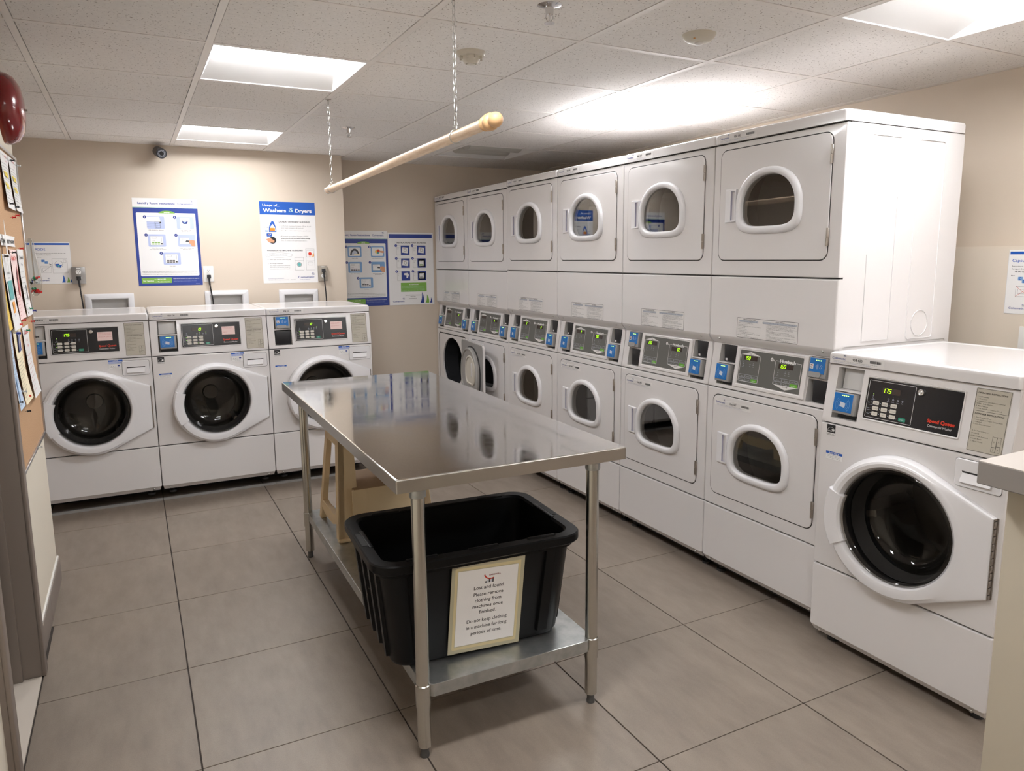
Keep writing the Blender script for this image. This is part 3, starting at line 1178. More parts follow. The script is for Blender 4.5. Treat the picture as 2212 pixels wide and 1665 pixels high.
def washer_drum():
    m = MB()
    c = (WCX, 0, WCZ + .005)
    m.lathe([(.194, .004), (.205, .02), (.19, .045), (.178, .06), (.19, .075)], RUBBER, c, 'y', 48)
    m.lathe([(.19, .078), (.25, .09), (.25, .40), (.235, .42), (.14, .40), (.05, .385), (.045, .37), (.0, .37)], DRUM, c, 'y', 48)
    for k in range(3):
        a = radians(20 + 120 * k)
        Mx = Matrix.Translation(Vector(c)) @ Matrix.Rotation(a, 4, 'Y')
        lp = []
        for t, s_ in ((.10, .3), (.13, 1), (.36, 1), (.40, .3)):
            w_, h_ = .035, .065 * s_
            lp.append([Mx @ Vector((x, t, z)) for x, z in ((-w_, .247), (-w_ * .35, .247 - h_), (w_ * .35, .247 - h_), (w_, .247))])
        m.loft(lp, DRUM, True, True)
    return m.mesh('drum', 40)


def washer_hinge():
    m = MB()
    m.box(.6635, .6655, -.019, -.0005, .440, .702, HINGE)
    for i in range(11):
        z = .444 + i * .0237
        m.box(.6655, .6672, -.017, -.006, z, z + .012, HINGE, bev=.0006, seg=1)
        m.box(.6652, .6660, -.019, -.004, z + .0125, z + .0145, GAP)
    m.box(.6640, .6690, -.0045, -.0005, .440, .702, HINGE)
    return m.mesh('hinge')


def dispenser():
    m = MB()
    o = rr2(.523, .668, .772, .862, .010, True, 5)
    i1 = rr2(.526, .665, .775, .859, .009, True, 5)
    m.loft([L3(o, -.0006), L3(o, -.003), L3(i1, -.005)], PLASTIC, False, True)
    # pull recess suggested by a dark strip as shade and a lip catching light
    m.face([(.546, -.0052, .824), (.647, -.0052, .824), (.644, -.0052, .8185), (.549, -.0052, .8185)], GAP)
    sc = [(.549, -.0054, .8185), (.644, -.0054, .8185), (.640, -.015, .790), (.545, -.015, .790)]
    m.face(sc, PLASTIC)
    m.face([sc[3], sc[2], (.640, -.0052, .785), (.545, -.0052, .785)], PLASTIC)
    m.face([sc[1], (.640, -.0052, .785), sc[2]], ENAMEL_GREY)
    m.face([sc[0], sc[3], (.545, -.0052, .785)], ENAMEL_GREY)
    m.loft([L3(rr2(.5215, .6695, .7705, .8635, .0115, True, 5), -.0004), L3(rr2(.5215, .6695, .7705, .8635, .0115, True, 5), -.0008)], GAP, False, True)
    return m.mesh('dispenser_drawer', 30)


def washer_top():
    m = MB()
    f_ = lambda d, b_=0: [(d, .020 + d), (W - d, .020 + d), (W - d, .705 - d), (d, .705 - d)]
    def lp(d, z, rad):
        pts = rr2(d, W - d, .022 + d, .706 - d, rad, True, 5)
        return [(x, y, z) for x, y in pts]
    m.loft([lp(.0, 1.1005, .012), lp(.0, 1.128, .012), lp(.003, 1.138, .012), lp(.010, 1.1425, .012), lp(.022, 1.143, .01), lp(.030, 1.1405, .01), lp(.034, 1.1395, .01)], ENAMEL, True, True)
    return m.mesh('top', 30)


def make_washer(loc, rotz, label, num, amount, leds, note, bays, star, nbig, lift):
    t = thing('washing_machine', label, 'washing machine', loc, rotz, 'front-loading washing machines')
    ob('body', cached('wbody', washer_body), t)
    b_ = ob('base', cached('wbase', washer_base), t)
    if lift:
        ob('plinth', cached('plinth', lambda: MB().box(.01, W - .01, .26, .69, -lift, .04, BLACK).box(.0, W, .034, .05, -lift, -lift + .014, GREYPL).mesh('plinth')), t)
    kp = ob('kick_panel', kick_panel(.036, .3145), t)
    for x in (.045, W - .045):
        ob('screw', cached('screw', screw), kp, (x, .004, .047), (.6, 0, 0))
    ob('front_panel', cached('wfront', washer_front), t)
    c = ob('console', cached('wcon', washer_console), t)
    sl = .034 / .221
    yy = lambda z: sl * (z - .879)
    ob('bay_shelf', cached('bshelf', bay_shelf), t, (.042, yy(1.003), 1.003))
    if bays == 'tap_top':
        add_reader(t, 'tap', .049, yy(1.01) + .004, 1.006, TILTW, 1.0)
        ob('coin_box', cached('cbox', lambda: boxmesh('cbox', 0, .098, 0, .03, 0, .088, BLACK, bev=.002)), t, (.047, yy(.905) + .018, .906))
    else:
        ob('cover_plate', cached('cplate', lambda: boxmesh('cplate', 0, .094, 0, .006, 0, .076, ENAMEL_GREY, bev=.002)), t, (.049, yy(1.01) + .028, 1.007), (TILTW, 0, 0))
        add_reader(t, 'card', .049, yy(.92) + .004, .918, TILTW, 1.0)
        ob('coin_box', cached('cbox2', lambda: boxmesh('cbox2', 0, .09, 0, .03, 0, .025, BLACK)), t, (.055, yy(.905) + .020, .901))
    ov = ob('control_overlay', washer_overlay(amount, leds, note), t, (.174, yy(.923) - .0012, .923), (TILTW, 0, 0), 'black control overlay with lit green digits')
    ob('key_lock', cached('lock', lock_mesh), ov, (.203, -.001, .122))
    ob('instruction_plate', cached('winstr', washer_instr), t, (.550, yy(.892) - .0003, .892), (TILTW, 0, 0))
    d = ob('door', cached('wdoor', washer_door), t)
    ob('handle', cached('whandle', washer_handle), d)
    ob('glass_bowl', cached('wbowl', washer_bowl), d)
    ob('hinge', cached('whinge', washer_hinge), d)
    ob('drum', cached('wdrum', washer_drum), t)
    ob('dispenser_drawer', cached('wdisp', dispenser), t)
    tp = ob('top', cached('wtop', washer_top), t)
    ob('id_sticker', id_sticker(num), tp, (.012, .0217, 1.1045), label='machine number sticker')
    ob('notice_label', cached('nsmall', notice_small), t, (.032, -.0002, .741))
    if star:
        ob('energy_label', cached('star', star_label), t, (.030, -.0002, .832))
    if nbig:
        ob('notice_label', cached('nbig', notice_big), t, (.452, -.0002, .815))
    return t


wl = [
    ('leftmost back washing machine, partly hidden behind the cork board', '958 629', ('1.75', 0), (9,), 1, 'card', False, True),
    ('middle washing machine of the three on the back wall', '958 631', ('19', .032), (1, 3), 2, 'card', True, True),
    ('right-hand back washing machine, half behind the steel table', '958 621', ('12', .032), (3,), 2, 'tap_top', True, True)]
for k, (lb, num, am, leds, note, bays, st, nb) in enumerate(wl):
    make_washer((XW + k * PITCHW, YW, ZW), 0, lb, num, am, leds, note, bays, st, nb, ZW)
make_washer((XS, YS, .0), -pi / 2, 'large near washing machine at the right, next to the stacked dryers', '958 620', ('1.75', 0), (9,), 0, 'card', True, False, 0)

# ------------------------------------------------------------------ stacked dryers
def dloop(cx, cz, a, bt, bb, ang, nt=2.1, nb=4.0):
    out = []
    for t in ang:
        c, s_ = abs(cos(t)), abs(sin(t))
        up = sin(t) >= 0
        n = nt if up else nb
        # blend the side exponent so the join at the equator stays smooth
        b_ = bt if up else bb
        rad = ((c / a) ** n + (s_ / b_) ** n) ** (-1 / n)
        out.append((cx + rad * cos(t), cz + rad * sin(t)))
    return out


DX = .325
def dryer_body():
    m = MB()
    c = rr2(.002, W - .002, .085, 1.98, .003, True, 2)
    for zz in (.347, .906, 1.411, 1.979):
        m.box(.004, W - .004, .012, .028, zz - .010, zz + .008, GAP)  # dark strips put into the panel seams to paint their shade
    m.loft([L3(c, .026), L3(c, .702), L3(rr2(.005, W - .005, .088, 1.977, .003, True, 2), .705)], ENAMEL, False, True)
    return m.mesh('body')


def dryer_base():
    m = MB()
    m.box(.02, W - .02, .05, .69, .035, .09, GAP)
    for x in (.05, W - .05):
        for y in (.08, .64):
            m.lathe([(0, 0), (.022, 0), (.022, .012), (.010, .014), (.010, .06), (0, .06)], RUBBER, (x, y, 0), n=12)
    return m.mesh('base')


def dfront(z0, z1, cz, key):
    """front panel with a drum opening; the door sits in it"""
    def go():
        m = MB()
        f_ = lambda d: rrd(d, W - d, z0 + d, z1 - d, .004)
        base = f_(.006)
        hole = circ_at(DX + .01, cz, .212, base)
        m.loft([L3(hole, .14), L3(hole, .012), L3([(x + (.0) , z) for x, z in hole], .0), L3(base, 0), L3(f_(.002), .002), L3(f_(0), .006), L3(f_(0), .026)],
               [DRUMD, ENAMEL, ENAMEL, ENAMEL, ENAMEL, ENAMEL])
        return m.mesh('front_panel', 35)
    return cached(('dfront', key), go)


def dgap(z0, z1):  # flat dark ring painting the shadowed groove around a door
    m = MB()
    ang = None
    o = rrd(.0395, .6285, z0 - .0035, z1 + .0035, .036)
    i_ = rrd(.048, .620, z0 + .005, z1 - .005, .030)
    m.loft([L3(o, -.0003), L3(o, -.0006), L3(i_, -.0006)], GAP)
    return m.mesh('door_gap_shade', 0)


DOORZ = {'up': (1.481, 1.950, 1.715), 'low': (.410, .874, .637)}
def dryer_door(cz, z0, z1):
    m = MB()
    f_ = lambda d: rrd(.043 + d, .625 - d, z0 + d, z1 - d, .033)
    base = f_(.004)
    ang = [math.atan2(z - cz, x - DX) for x, z in base]
    hole = dloop(DX, cz - .012, .150, .130, .088, ang)
    m.loft([L3(hole, .03), L3(hole, -.004), L3(base, -.0045), L3(f_(.0012), -.0035), L3(f_(0), -.001), L3(f_(0), .012), L3(f_(.01), .012), L3(hole, .012)], ENAMEL)
    return m.mesh('door', 30)


def dryer_ring(cz):
    m = MB()
    ang = [2 * pi * k / 72 for k in range(72)]
    D_ = lambda a, bt, bb: dloop(DX, cz - .012, a, bt + .012, bb - .012, ang)
    m.loft([L3(D_(.177, .143, .126), -.0045), L3(D_(.1755, .1415, .1245), -.013), L3(D_(.171, .137, .120), -.0175), L3(D_(.165, .132, .114), -.0195),
            L3(D_(.153, .121, .102), -.0205), L3(D_(.148, .117, .098), -.018), L3(D_(.145, .114, .095), -.010), L3(D_(.144, .113, .094), .004)], PLASTIC)
    return m.mesh('window_ring', 50)


def dryer_glass(cz):
    m = MB()
    ang = [2 * pi * k / 48 for k in range(48)]
    m.loft([L3(dloop(DX, cz - .012, .143, .127, .083, ang), -.002)[::-1]], GLASS_D, True)
    return m.mesh('window_glass', 0)


def dryer_handle(cz):
    m = MB()
    z0, z1 = cz - .072, cz + .067
    x0, x1 = .082, .152
    m.loft([[(x0, -.0045, z0 - .002), (x1, -.0045, z0), (x1, -.0045, z1), (x0, -.0045, z1 + .002)],
            [(x0 + .002, -.010, z0), (x1 - .001, -.016, z0 + .003), (x1 - .001, -.016, z1 - .003), (x0 + .002, -.010, z1)],
            [(x0 + .036, -.012, z0 + .008), (x1 - .008, -.016, z0 + .010), (x1 - .008, -.016, z1 - .010), (x0 + .036, -.012, z1 - .008)],
            [(x0 + .038, .006, z0 + .012), (x1 - .010, .010, z0 + .014), (x1 - .010, .010, z1 - .014), (x0 + .038, .006, z1 - .012)]],
           [PLASTIC, PLASTIC, PALEHANDLE], False, True)
    return m.mesh('handle', 30)


PALEHANDLE = mat('handle_pocket', srgb(172, 172, 190), 0.4)


def dryer_drum(cz):
    m = MB()
    c = (DX + .01, 0, cz)
    m.lathe([(.210, .03), (.225, .05), (.30, .06), (.30, .50), (.05, .52), (0, .52)], DRUMSMOKE, c, 'y', 48)
    for k in range(3):
        a = radians(50 + 120 * k)
        Mx = Matrix.Translation(Vector(c)) @ Matrix.Rotation(a, 4, 'Y')
        lp = [[Mx @ Vector((x, t, z)) for x, z in ((-.02, .298), (-.008, .23), (.008, .23), (.02, .298))] for t in (.08, .48)]
        m.loft(lp, DRUMSMOKE, True, True)
    m.lathe([(.262, .10), (.268, .104), (.262, .108)], CHROME, c, 'y', 48)
    return m.mesh('drum', 40)


DRUMSMOKE = mat('drum_zinc', (0.16, 0.165, 0.165), 0.5, 0.7)


def hinge_pair():
    m = MB()
    m.box(-.006, .006, -.006, .0, -.034, .034, HINGE, bev=.0015, seg=1)
    m.tube([(0, -.006, -.034), (0, -.006, -.002)], .0045, HINGE, 8)
    m.tube([(0, -.006, .002), (0, -.006, .034)], .0045, HINGE, 8)
    return m.mesh('hinge')


def upper_low_panel():
    """blank panel between the upper door and the console with a bevelled lower lip"""
    m = MB()
    z0, z1 = 1.146, 1.409
    f_ = lambda d: [(d, z0), (W - d, z0), (W - d, z1 - d), (d, z1 - d)]
    m.loft([L3([(.006, z0), (W - .006, z0), (W - .006, z1 - .006), (.006, z1 - .006)], 0),
            L3([(.002, z0), (W - .002, z0), (W - .002, z1 - .002), (.002, z1 - .002)], .002),
            L3([(0, z0), (W, z0), (W, z1), (0, z1)], .006), L3([(0, z0), (W, z0), (W, z1), (0, z1)], .026)], ENAMEL, True, False)
    pr = [(.0, 1.146), (.002, 1.140), (.010, 1.128), (.026, 1.110), (.032, 1.110)]
    m.loft([[(x, y, z) for y, z in pr] for x in (.004, W - .004)], ENAMEL, closed=False)
    for x in (.004, W - .004):
        m.face([(x, y, z) for y, z in pr] + [(x, .032, 1.146)], ENAMEL)
    m.face([(.004, .032, 1.110), (W - .004, .032, 1.110), (W - .004, .30, 1.110), (.004, .30, 1.110)], ENAMEL)
    return m.mesh('lower_front', 25)


def top_frame():
    return None


def dryer_cap():
    m = MB()
    def lp(d, z, rad):
        pts = rr2(d - .001, W - d + .001, -.004 + d, .706 - d, rad, True, 5)
        return [(x, y, z) for x, y in pts]
    m.loft([lp(.0, 1.9815, .014), lp(.0, 2.014, .014), lp(.003, 2.0215, .014), lp(.010, 2.025, .012)], ENAMEL, True, True)
    return m.mesh('top', 30)


TILTD = -math.atan2(.030, .204)
DSL = .030 / .204
dyy = lambda z: .002 + DSL * (z - .908)
def dryer_console():
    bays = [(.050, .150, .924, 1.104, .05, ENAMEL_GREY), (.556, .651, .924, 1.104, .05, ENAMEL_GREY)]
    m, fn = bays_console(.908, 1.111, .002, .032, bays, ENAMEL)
    def fr(x0, x1, z0, z1, d, rad):
        return [(x, dyy(z) + d, z) for x, z in rr2(x0, x1, z0, z1, rad, True)]
    m.loft([fr(.154, .552, .925, 1.106, 0, .006), fr(.157, .549, .929, 1.103, -.007, .006), fr(.161, .545, .933, 1.099, -.008, .006), fr(.176, .530, .940, 1.098, -.008, .003),
            fr(.178, .528, .942, 1.096, -.0055, .002)], ENAMEL, False, True)
    return m.mesh('console', 35)


def dryer_overlay(top, bot):
    def go():
        p = PR(.344, .148, HUEBG, .0008, .002)
        for side, am in ((0, top), (1, bot)):
            ox = .006 if side == 0 else .203
            oz = .012 if side == 0 else .006
            hh = .116
            t = .0016
            w_ = .112 if side == 0 else .134
            x0, x1 = ox, ox + w_
            # outlined column with a pointed end
            p.line(x0, oz + (0 if side == 0 else .018), x0, oz + hh, t, PAPER2)
            p.line(x1, oz + (0 if side == 0 else .018), x1, oz + hh, t, PAPER2)
            if side == 0:
                p.line(x0, oz, x1, oz, t, PAPER2)
                p.shape([(x0, oz + hh), (x1, oz + hh), ((x0 + x1) / 2, oz + hh + .014)], PAPER2)
                p.text('TOP', (x0 + x1) / 2, oz + hh + .003, .006, INK, 2, 'c', .01)
            else:
                p.line(x0, oz + hh, x0 + .02, oz + hh, t, PAPER2)
                p.line(x1 - .026, oz + hh, x1, oz + hh, t, PAPER2)
                p.shape([(x0, oz + .018), ((x0 + x1) / 2, oz), (x1, oz + .018)], PAPER2)
                p.text('BOTTOM', (x0 + x1) / 2, oz + .0105, .006, INK, 2, 'c', .01)
                p.text('Huebsch', x0 + .023, oz + hh - .005, .018, PAPER, 2, 'l', .04, width=.082, res=3)
            wz = oz + hh - (.023 if side == 0 else .030)
            p.rect(x0 + .018, wz, .078, .020, WINDOWD, 1)
            if am:
                p.seg7(am[0], x0 + .027 + am[1], wz + .0035, .0135, LED, 2)
            for i, tx in enumerate(('Add', 'Dry', 'Cool')):
                xx = x0 + (.020, .058, .076)[i]
                p.disc(xx, wz - .010, .0011, LGREY, 2, 8)
                p.ring(xx, wz - .017, .0018, .0026, LGREY, 2)
                p.text(tx, xx, wz - .027, .0045, LGREY, 2, 'c', res=1)
                if i == 0:
                    p.text('Payment', xx, wz - .032, .0042, LGREY, 2, 'c', res=1)
            bw = w_ / 3.35
            zz = oz + (.020 if side == 0 else .036)
            for q in range(2):
                for c in range(3):
                    xx = x0 + .004 + c * bw * 1.06
                    z_ = zz - q * .0155
                    last = q == 1 and c == 2
                    if last:
                        p.rect(xx, z_ - .003, bw, .0135, BTNLIME, 1, .002)
                        p.text('START', xx + bw / 2, z_ + .001, .0045, PAPER, 2, 'c', width=bw * .6)
                    else:
                        p.frame(xx, z_ - .003, bw, .0135, .0007, LGREY, 1, .002)
                        s_ = (('Heavy', 'Normal', 'Perm Press'), ('Delicate', 'No Heat', ''))[q][c]
                        p.text(s_, xx + bw / 2, z_ + .001, .0045, LGREY, 2, 'c', res=1, width=min(bw * .8, .003 * len(s_)))
        p.ring(.182, .124, .0035, .0075, PAPER, 2)
        p.disc(.182, .124, .0018, PAPER, 2)
        p.ring(.193, .121, .0014, .0030, PAPER, 2)
        return p.mesh('control_overlay')
    return cached(('dov', top, bot), go)


def dryer_label():
    p = PR(.336, .088, PAPER2, .0002, .004)
    p.frame(.0005, .0005, .335, .087, .0018, DGREY, 1, .004)
    p.text('OPERATING INSTRUCTIONS', .072, .079, .0058, INK, 2, 'c', .02, width=.07)
    p.rect(.014, .069, .108, .0085, LGREY, 1, .003)
    p.frame(.014, .069, .108, .0085, .0006, INK, 2, .003)
    p.text('IMPORTANT: CLEAN LINT FILTER BEFORE EACH LOAD', .068, .0715, .0045, INK, 3, 'c', width=.100)
    p.text("MODE D'EMPLOI", .242, .079, .0058, INK, 2, 'c', .02, width=.046)
    p.rect(.148, .069, .180, .0085, LGREY, 1, .003)
    p.frame(.148, .069, .180, .0085, .0006, INK, 2, .003)
    p.text('IMPORTANT: NETTOYER LE FILTRE A CHARPIE AVANT CHAQUE BRASSEE', .238, .0715, .0045, INK, 3, 'c', width=.172)
    A = ['1. OPEN DOOR AND LOAD CLOTHES LOOSELY', '2. CLOSE THE DOOR FIRMLY', '3. SELECT TEMPERATURE: HIGH, NORMAL, LOW OR', '    DELICATE, AND CARE', '4. MAKE PAYMENT NOW', '5. PUSH THE START BUTTON', '6. TO STOP DRYER OPEN DOOR AT ANY TIME', '    REMOVE CLOTHES AS SOON AS DRY. SEE CARE TAG', '    BEFORE YOU BEGIN']
    Wd = [.088, .058, .130, .042, .052, .062, .092, .128, .056]
    for i, (s_, w_) in enumerate(zip(A, Wd)):
        p.text(s_, .007, .0625 - i * .0064, .0044, DGREY, 2, 'l', width=w_, res=1)
    p.text('A SIGNAL WILL SOUND AT THE END OF THE CYCLE', .02, .0045, .0042, DGREY, 2, 'l', width=.106, res=1)
    B = ['1. OUVRIR LA PORTE ET METTRE LE LINGE SANS LE TASSER', '2. BIEN FERMER LA PORTE AVANT DE COMMENCER', '3. CHOISIR LA TEMPERATURE HAUTE, NORMALE OU BASSE SELON', '    LE TISSU ET LE GENRE DE LINGE A SECHER', '    AVEC SOIN', '4. FAIRE LE PAIEMENT MAINTENANT A LA MACHINE', '5. POUR COMMENCER APPUYER SUR LE BOUTON MARCHE', '6. POUR ARRETER LA SECHEUSE OUVRIR LA PORTE. RETIRER', '    LE LINGE', '7. OUVRIR LE FILTRE ET ENLEVER LA CHARPIE APRES USAGE', '    NE PAS SECHER DE MATIERES PLASTIQUES', '    UN SIGNAL SE FERA ENTENDRE A LA FIN']
    Wd = [.150, .130, .158, .140, .034, .120, .148, .150, .02, .150, .086, .128]
    for i, (s_, w_) in enumerate(zip(B, Wd)):
        p.text(s_, .170 if i else .172, .0628 - i * .00525, .0040, DGREY, 2, 'l', width=w_, res=1)
    p.text('510211', .318, .005, .0035, INK, 2, 'l', res=1)
    return p.mesh('instruction_label')


def side_emboss():
    """pressed ribs on the exposed cabinet side; local x = W plane, drawn in (depth, z)"""
    m = MB()
    def rib(pts, closed=True):
        t = .0016
        P = [(W - .0005, a, b_) for a, b_ in pts]
        if closed:
            P.append(P[0])
        for a, b_ in zip(P[:-1], P[1:]):
            m.tube([a, b_], t, ENAMEL, 6)
    rib(rr2(.415, .580, 1.162, 1.941, .012, True, 3))
    rib([(.150, 1.50), (.150, 1.168), (.306, 1.168), (.306, 1.72)], False)
    rib([(.150, 1.942), (.306, 1.942)], False)
    rib([(.496 + .052 * cos(2 * pi * k / 24), 1.224 + .052 * sin(2 * pi * k / 24)) for k in range(24)])
    return m.mesh('pressed_ribs', 60)


def side_gutter():
    m = MB()
    X = W
    m.loft([[(X, y, z) for y, z in rr2(.043, .676, 1.119, 1.152, .01, True, 4)], [(X + .0005, y, z) for y, z in rr2(.044, .675, 1.120, 1.151, .009, True, 4)],
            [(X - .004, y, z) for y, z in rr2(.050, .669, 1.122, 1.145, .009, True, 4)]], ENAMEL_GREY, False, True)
    return m.mesh('side_flange', 40)


def liner(cz, z0, z1):
    """inner face of the open lower door, local y = +"""
    m = MB()
    ang = [2 * pi * k / 64 for k in range(64)]
    m.loft([L3(rrd(.047, .621, z0 + .004, z1 - .004, .03), .012), L3(rrd(.049, .619, z0 + .006, z1 - .006, .03), .016)], GREYPL, False, True)
    D_ = lambda s_, e=0: dloop(DX + .005, cz - .002, .232 * s_, .205 * s_, .20 * s_, ang, 2.1, 2.6)
    m.loft([L3(D_(1.0), .0161), L3(D_(1.0), .020), L3(D_(.95), .022)], RUBBER)
    m.loft([L3(D_(.955), .0165), L3(D_(.95), .040), L3(D_(.92), .046), L3(D_(.88), .046), L3(D_(.85), .038), L3(D_(.60), .028)], LINER, False, True)
    w_ = lambda s_: dloop(DX, cz + .012, .125 * s_, .120 * s_, .105 * s_, ang, 2.3, 4)
    m.loft([L3(w_(1.0), .0281), L3(w_(.98), .036), L3(w_(.90), .037), L3(w_(.86), .030)], CERAM, False, True)
    m.loft([L3(rr2(.27, .31, cz - .03, cz + .08, .012, True), .0302), L3(rr2(.275, .305, cz - .025, cz + .075, .01, True), .033)], PAPER2, False, True)
    for i in range(5):
        for s_ in (-1, 1):
            z_ = cz - .125 - i * .011
            x_ = DX + s_ * .045
            m.box(x_ - .038, x_ + .038, .034, .0405, z_, z_ + .0045, GAP)
    for z_ in (z0 + .05, z0 + .2, z0 + .35):
        m.lathe([(0, .016), (.004, .016), (.004, .018), (0, .018)], SCREW, (.600, 0, z_), 'y', 8)
    return m.mesh('door_liner', 30)


def make_dryer(k, label, capnum, lownum, top, bot, bl, br):
    t = thing('stacked_dryer', label, 'dryer', (XR, Y0 - k * PITCHW, 0), -pi / 2, 'stacked tumble dryers in a row')
    if k < 2:
        t.location.z = -.006
        t.location.x += .004
    ob('body', cached('dbody', dryer_body), t)
    ob('base', cached('dbase', dryer_base), t)
    kp = ob('kick_panel', kick_panel(.060, .345), t)
    for x in (.05, W - .05):
        ob('screw', cached('screw', screw), kp, (x, .004, .073), (.6, 0, 0))
    ob('front_panel', dfront(.3495, .9045, .637, 'low'), t, label=None)
    ob('front_panel', dfront(1.4135, 1.977, 1.712, 'up'), t)
    lf = ob('lower_front', cached('ulp', upper_low_panel), t)
    for x in (.058, W - .06):
        ob('screw', cached('screw', screw), lf, (x, .0105, 1.131), (.7, 0, 0))
    lb = cached('dlabel', dryer_label)
    ob('instruction_label', lb, lf, (.172, -.0001, 1.1465))
    c = ob('console', cached('dcon', dryer_console), t)
    ob('control_overlay', dryer_overlay(top, bot), t, (.181, dyy(.945) - .0056, .945), (TILTD, 0, 0), 'grey twin control overlay with green digits')
    for side, kind in ((0, bl), (1, br)):
        x0 = .050 if side == 0 else .556
        wd = .100 if side == 0 else .095
        ob('bay_shelf', cached(('dshelf', side), lambda: boxmesh('shelf', 0, wd, -.002, .05, -.003, .003, ENAMEL, bev=.001, seg=1)), t, (x0, dyy(1.022), 1.022 if kind == 'card' else 1.018))
        if kind == 'card':
            ob('coin_box', cached('dbox', lambda: boxmesh('dbox', 0, .078, 0, .035, 0, .078, BLACK, bev=.002)), t, (x0 + .020, dyy(1.03) + .012, 1.026))
            ob('box_label', cached('dqr', lambda: PR(.012, .010, PAPER2, .0002).mesh('tag')), t, (x0 + .026, dyy(1.03) + .0118, 1.031))
            add_reader(t, 'card', x0 + .002, dyy(.945) - .002, .938, TILTD, .9)
            ob('coin_box', cached('dbox2', lambda: boxmesh('dbox2', 0, .065, 0, .03, 0, .014, BLACK)), t, (x0 + .026, dyy(.93) + .014, .925))
        else:
            add_reader(t, 'tap', x0 + .002, dyy(1.03) - .002, 1.0215, TILTD, .93)
            ob('coin_box', cached('dbox3', lambda: boxmesh('dbox3', 0, .070, 0, .035, 0, .088, BLACK, bev=.002)), t, (x0 + .022, dyy(.93) + .014, .926))
    for part in ('up', 'low'):
        z0, z1, cz = DOORZ[part]
        is_open = (k == 0 and part == 'low')
        gap_ring = ob('door_gap_shade', cached(('gap', part), lambda: dgap(z0, z1)), t)
        hx, hy = .622, -.006
        if is_open:
            a = radians(172)
            loc = (hx - hx * cos(a) + hy * sin(a), hy - 0.012 - hx * sin(a) - hy * cos(a), 0)
            d = ob('door', cached(('ddoor', part), lambda: dryer_door(cz, z0, z1)), t, loc, (0, 0, a), 'door swung wide open')
            ob('door_liner', liner(cz, z0, z1), d)
        else:
            d = ob('door', cached(('ddoor', part), lambda: dryer_door(cz, z0, z1)), t)
        ob('window_ring', cached(('dring', part), lambda: dryer_ring(cz)), d)
        if not is_open:
            ob('window_glass', cached(('dglass', part), lambda: dryer_glass(cz)), d)
        ob('handle', cached(('dhandle', part), lambda: dryer_handle(cz)), d)
        if part == 'low' and lownum and not is_open:
            ob('id_sticker', id_sticker(lownum), d, (.058, -.0046, .826))
        for hz in (z1 - .080, z0 + .085):
            ob('hinge', cached('dhinge', hinge_pair), t, (.6255, -.001, hz))
        ob('drum', cached(('ddrum', part), lambda: dryer_drum(cz)), t)
    cp = ob('top', cached('dcap', dryer_cap), t)
    ob('id_sticker', id_sticker(capnum), cp, (.024, -.0042, 1.987))
    if k == 5:
        ob('pressed_ribs', side_emboss(), t)
        fl = ob('side_flange', side_gutter(), t)
        for y in (.075, .365, .655):
            ob('screw', cached('screw', screw), fl, (W - .001, y, 1.133), (0, 0, pi / 2))
    return t


dl = [
    ('farthest stacked dryer, its lower door swung wide open', '958 600', '236 270', None, ('2', .035), 'card', 'card'),
    ('second stacked dryer from the back, half hidden by its neighbour\'s open door', '958 599', '236 265', None, ('15', .01), 'card', 'card'),
    ('third stacked dryer from the back, brownish load behind its lower window', '958 567', '236 269', ('2', .035), ('2', .04), 'card', 'card'),
    ('fourth stacked dryer from the back, reflecting the blue poster in its upper window', '958 595', '236 268', ('2', .035), ('1.50', 0), 'card', 'card'),
    ('fifth stacked dryer, beside the nearest one, showing 0C', '958 597', '958 598', ('1.50', 0), ('0C', .035), 'tap', 'card'),
    ('nearest stacked dryer, its white side panel exposed', '958 593', '236 267', ('1.50', 0), ('1.50', 0), 'card', 'tap')]
for k, (lb, cn, ln, tp_, bt_, bl, br) in enumerate(dl):
    make_dryer(k, lb, cn, ln, tp_, bt_, bl, br)

# ------------------------------------------------------------------ posters
def sweep(p, x, z, h_, w_, m, layer=1):
    """tall curved leaf used at the foot of the posters"""
    out = [(x, z), (x + w_, z), (x + w_ * .98, z + h_ * .35), (x + w_ * .8, z + h_ * .7), (x + w_ * .45, z + h_),
           (x + w_ * .46, z + h_ * .7), (x + w_ * .35, z + h_ * .35)]
    p.shape(out, m, layer)


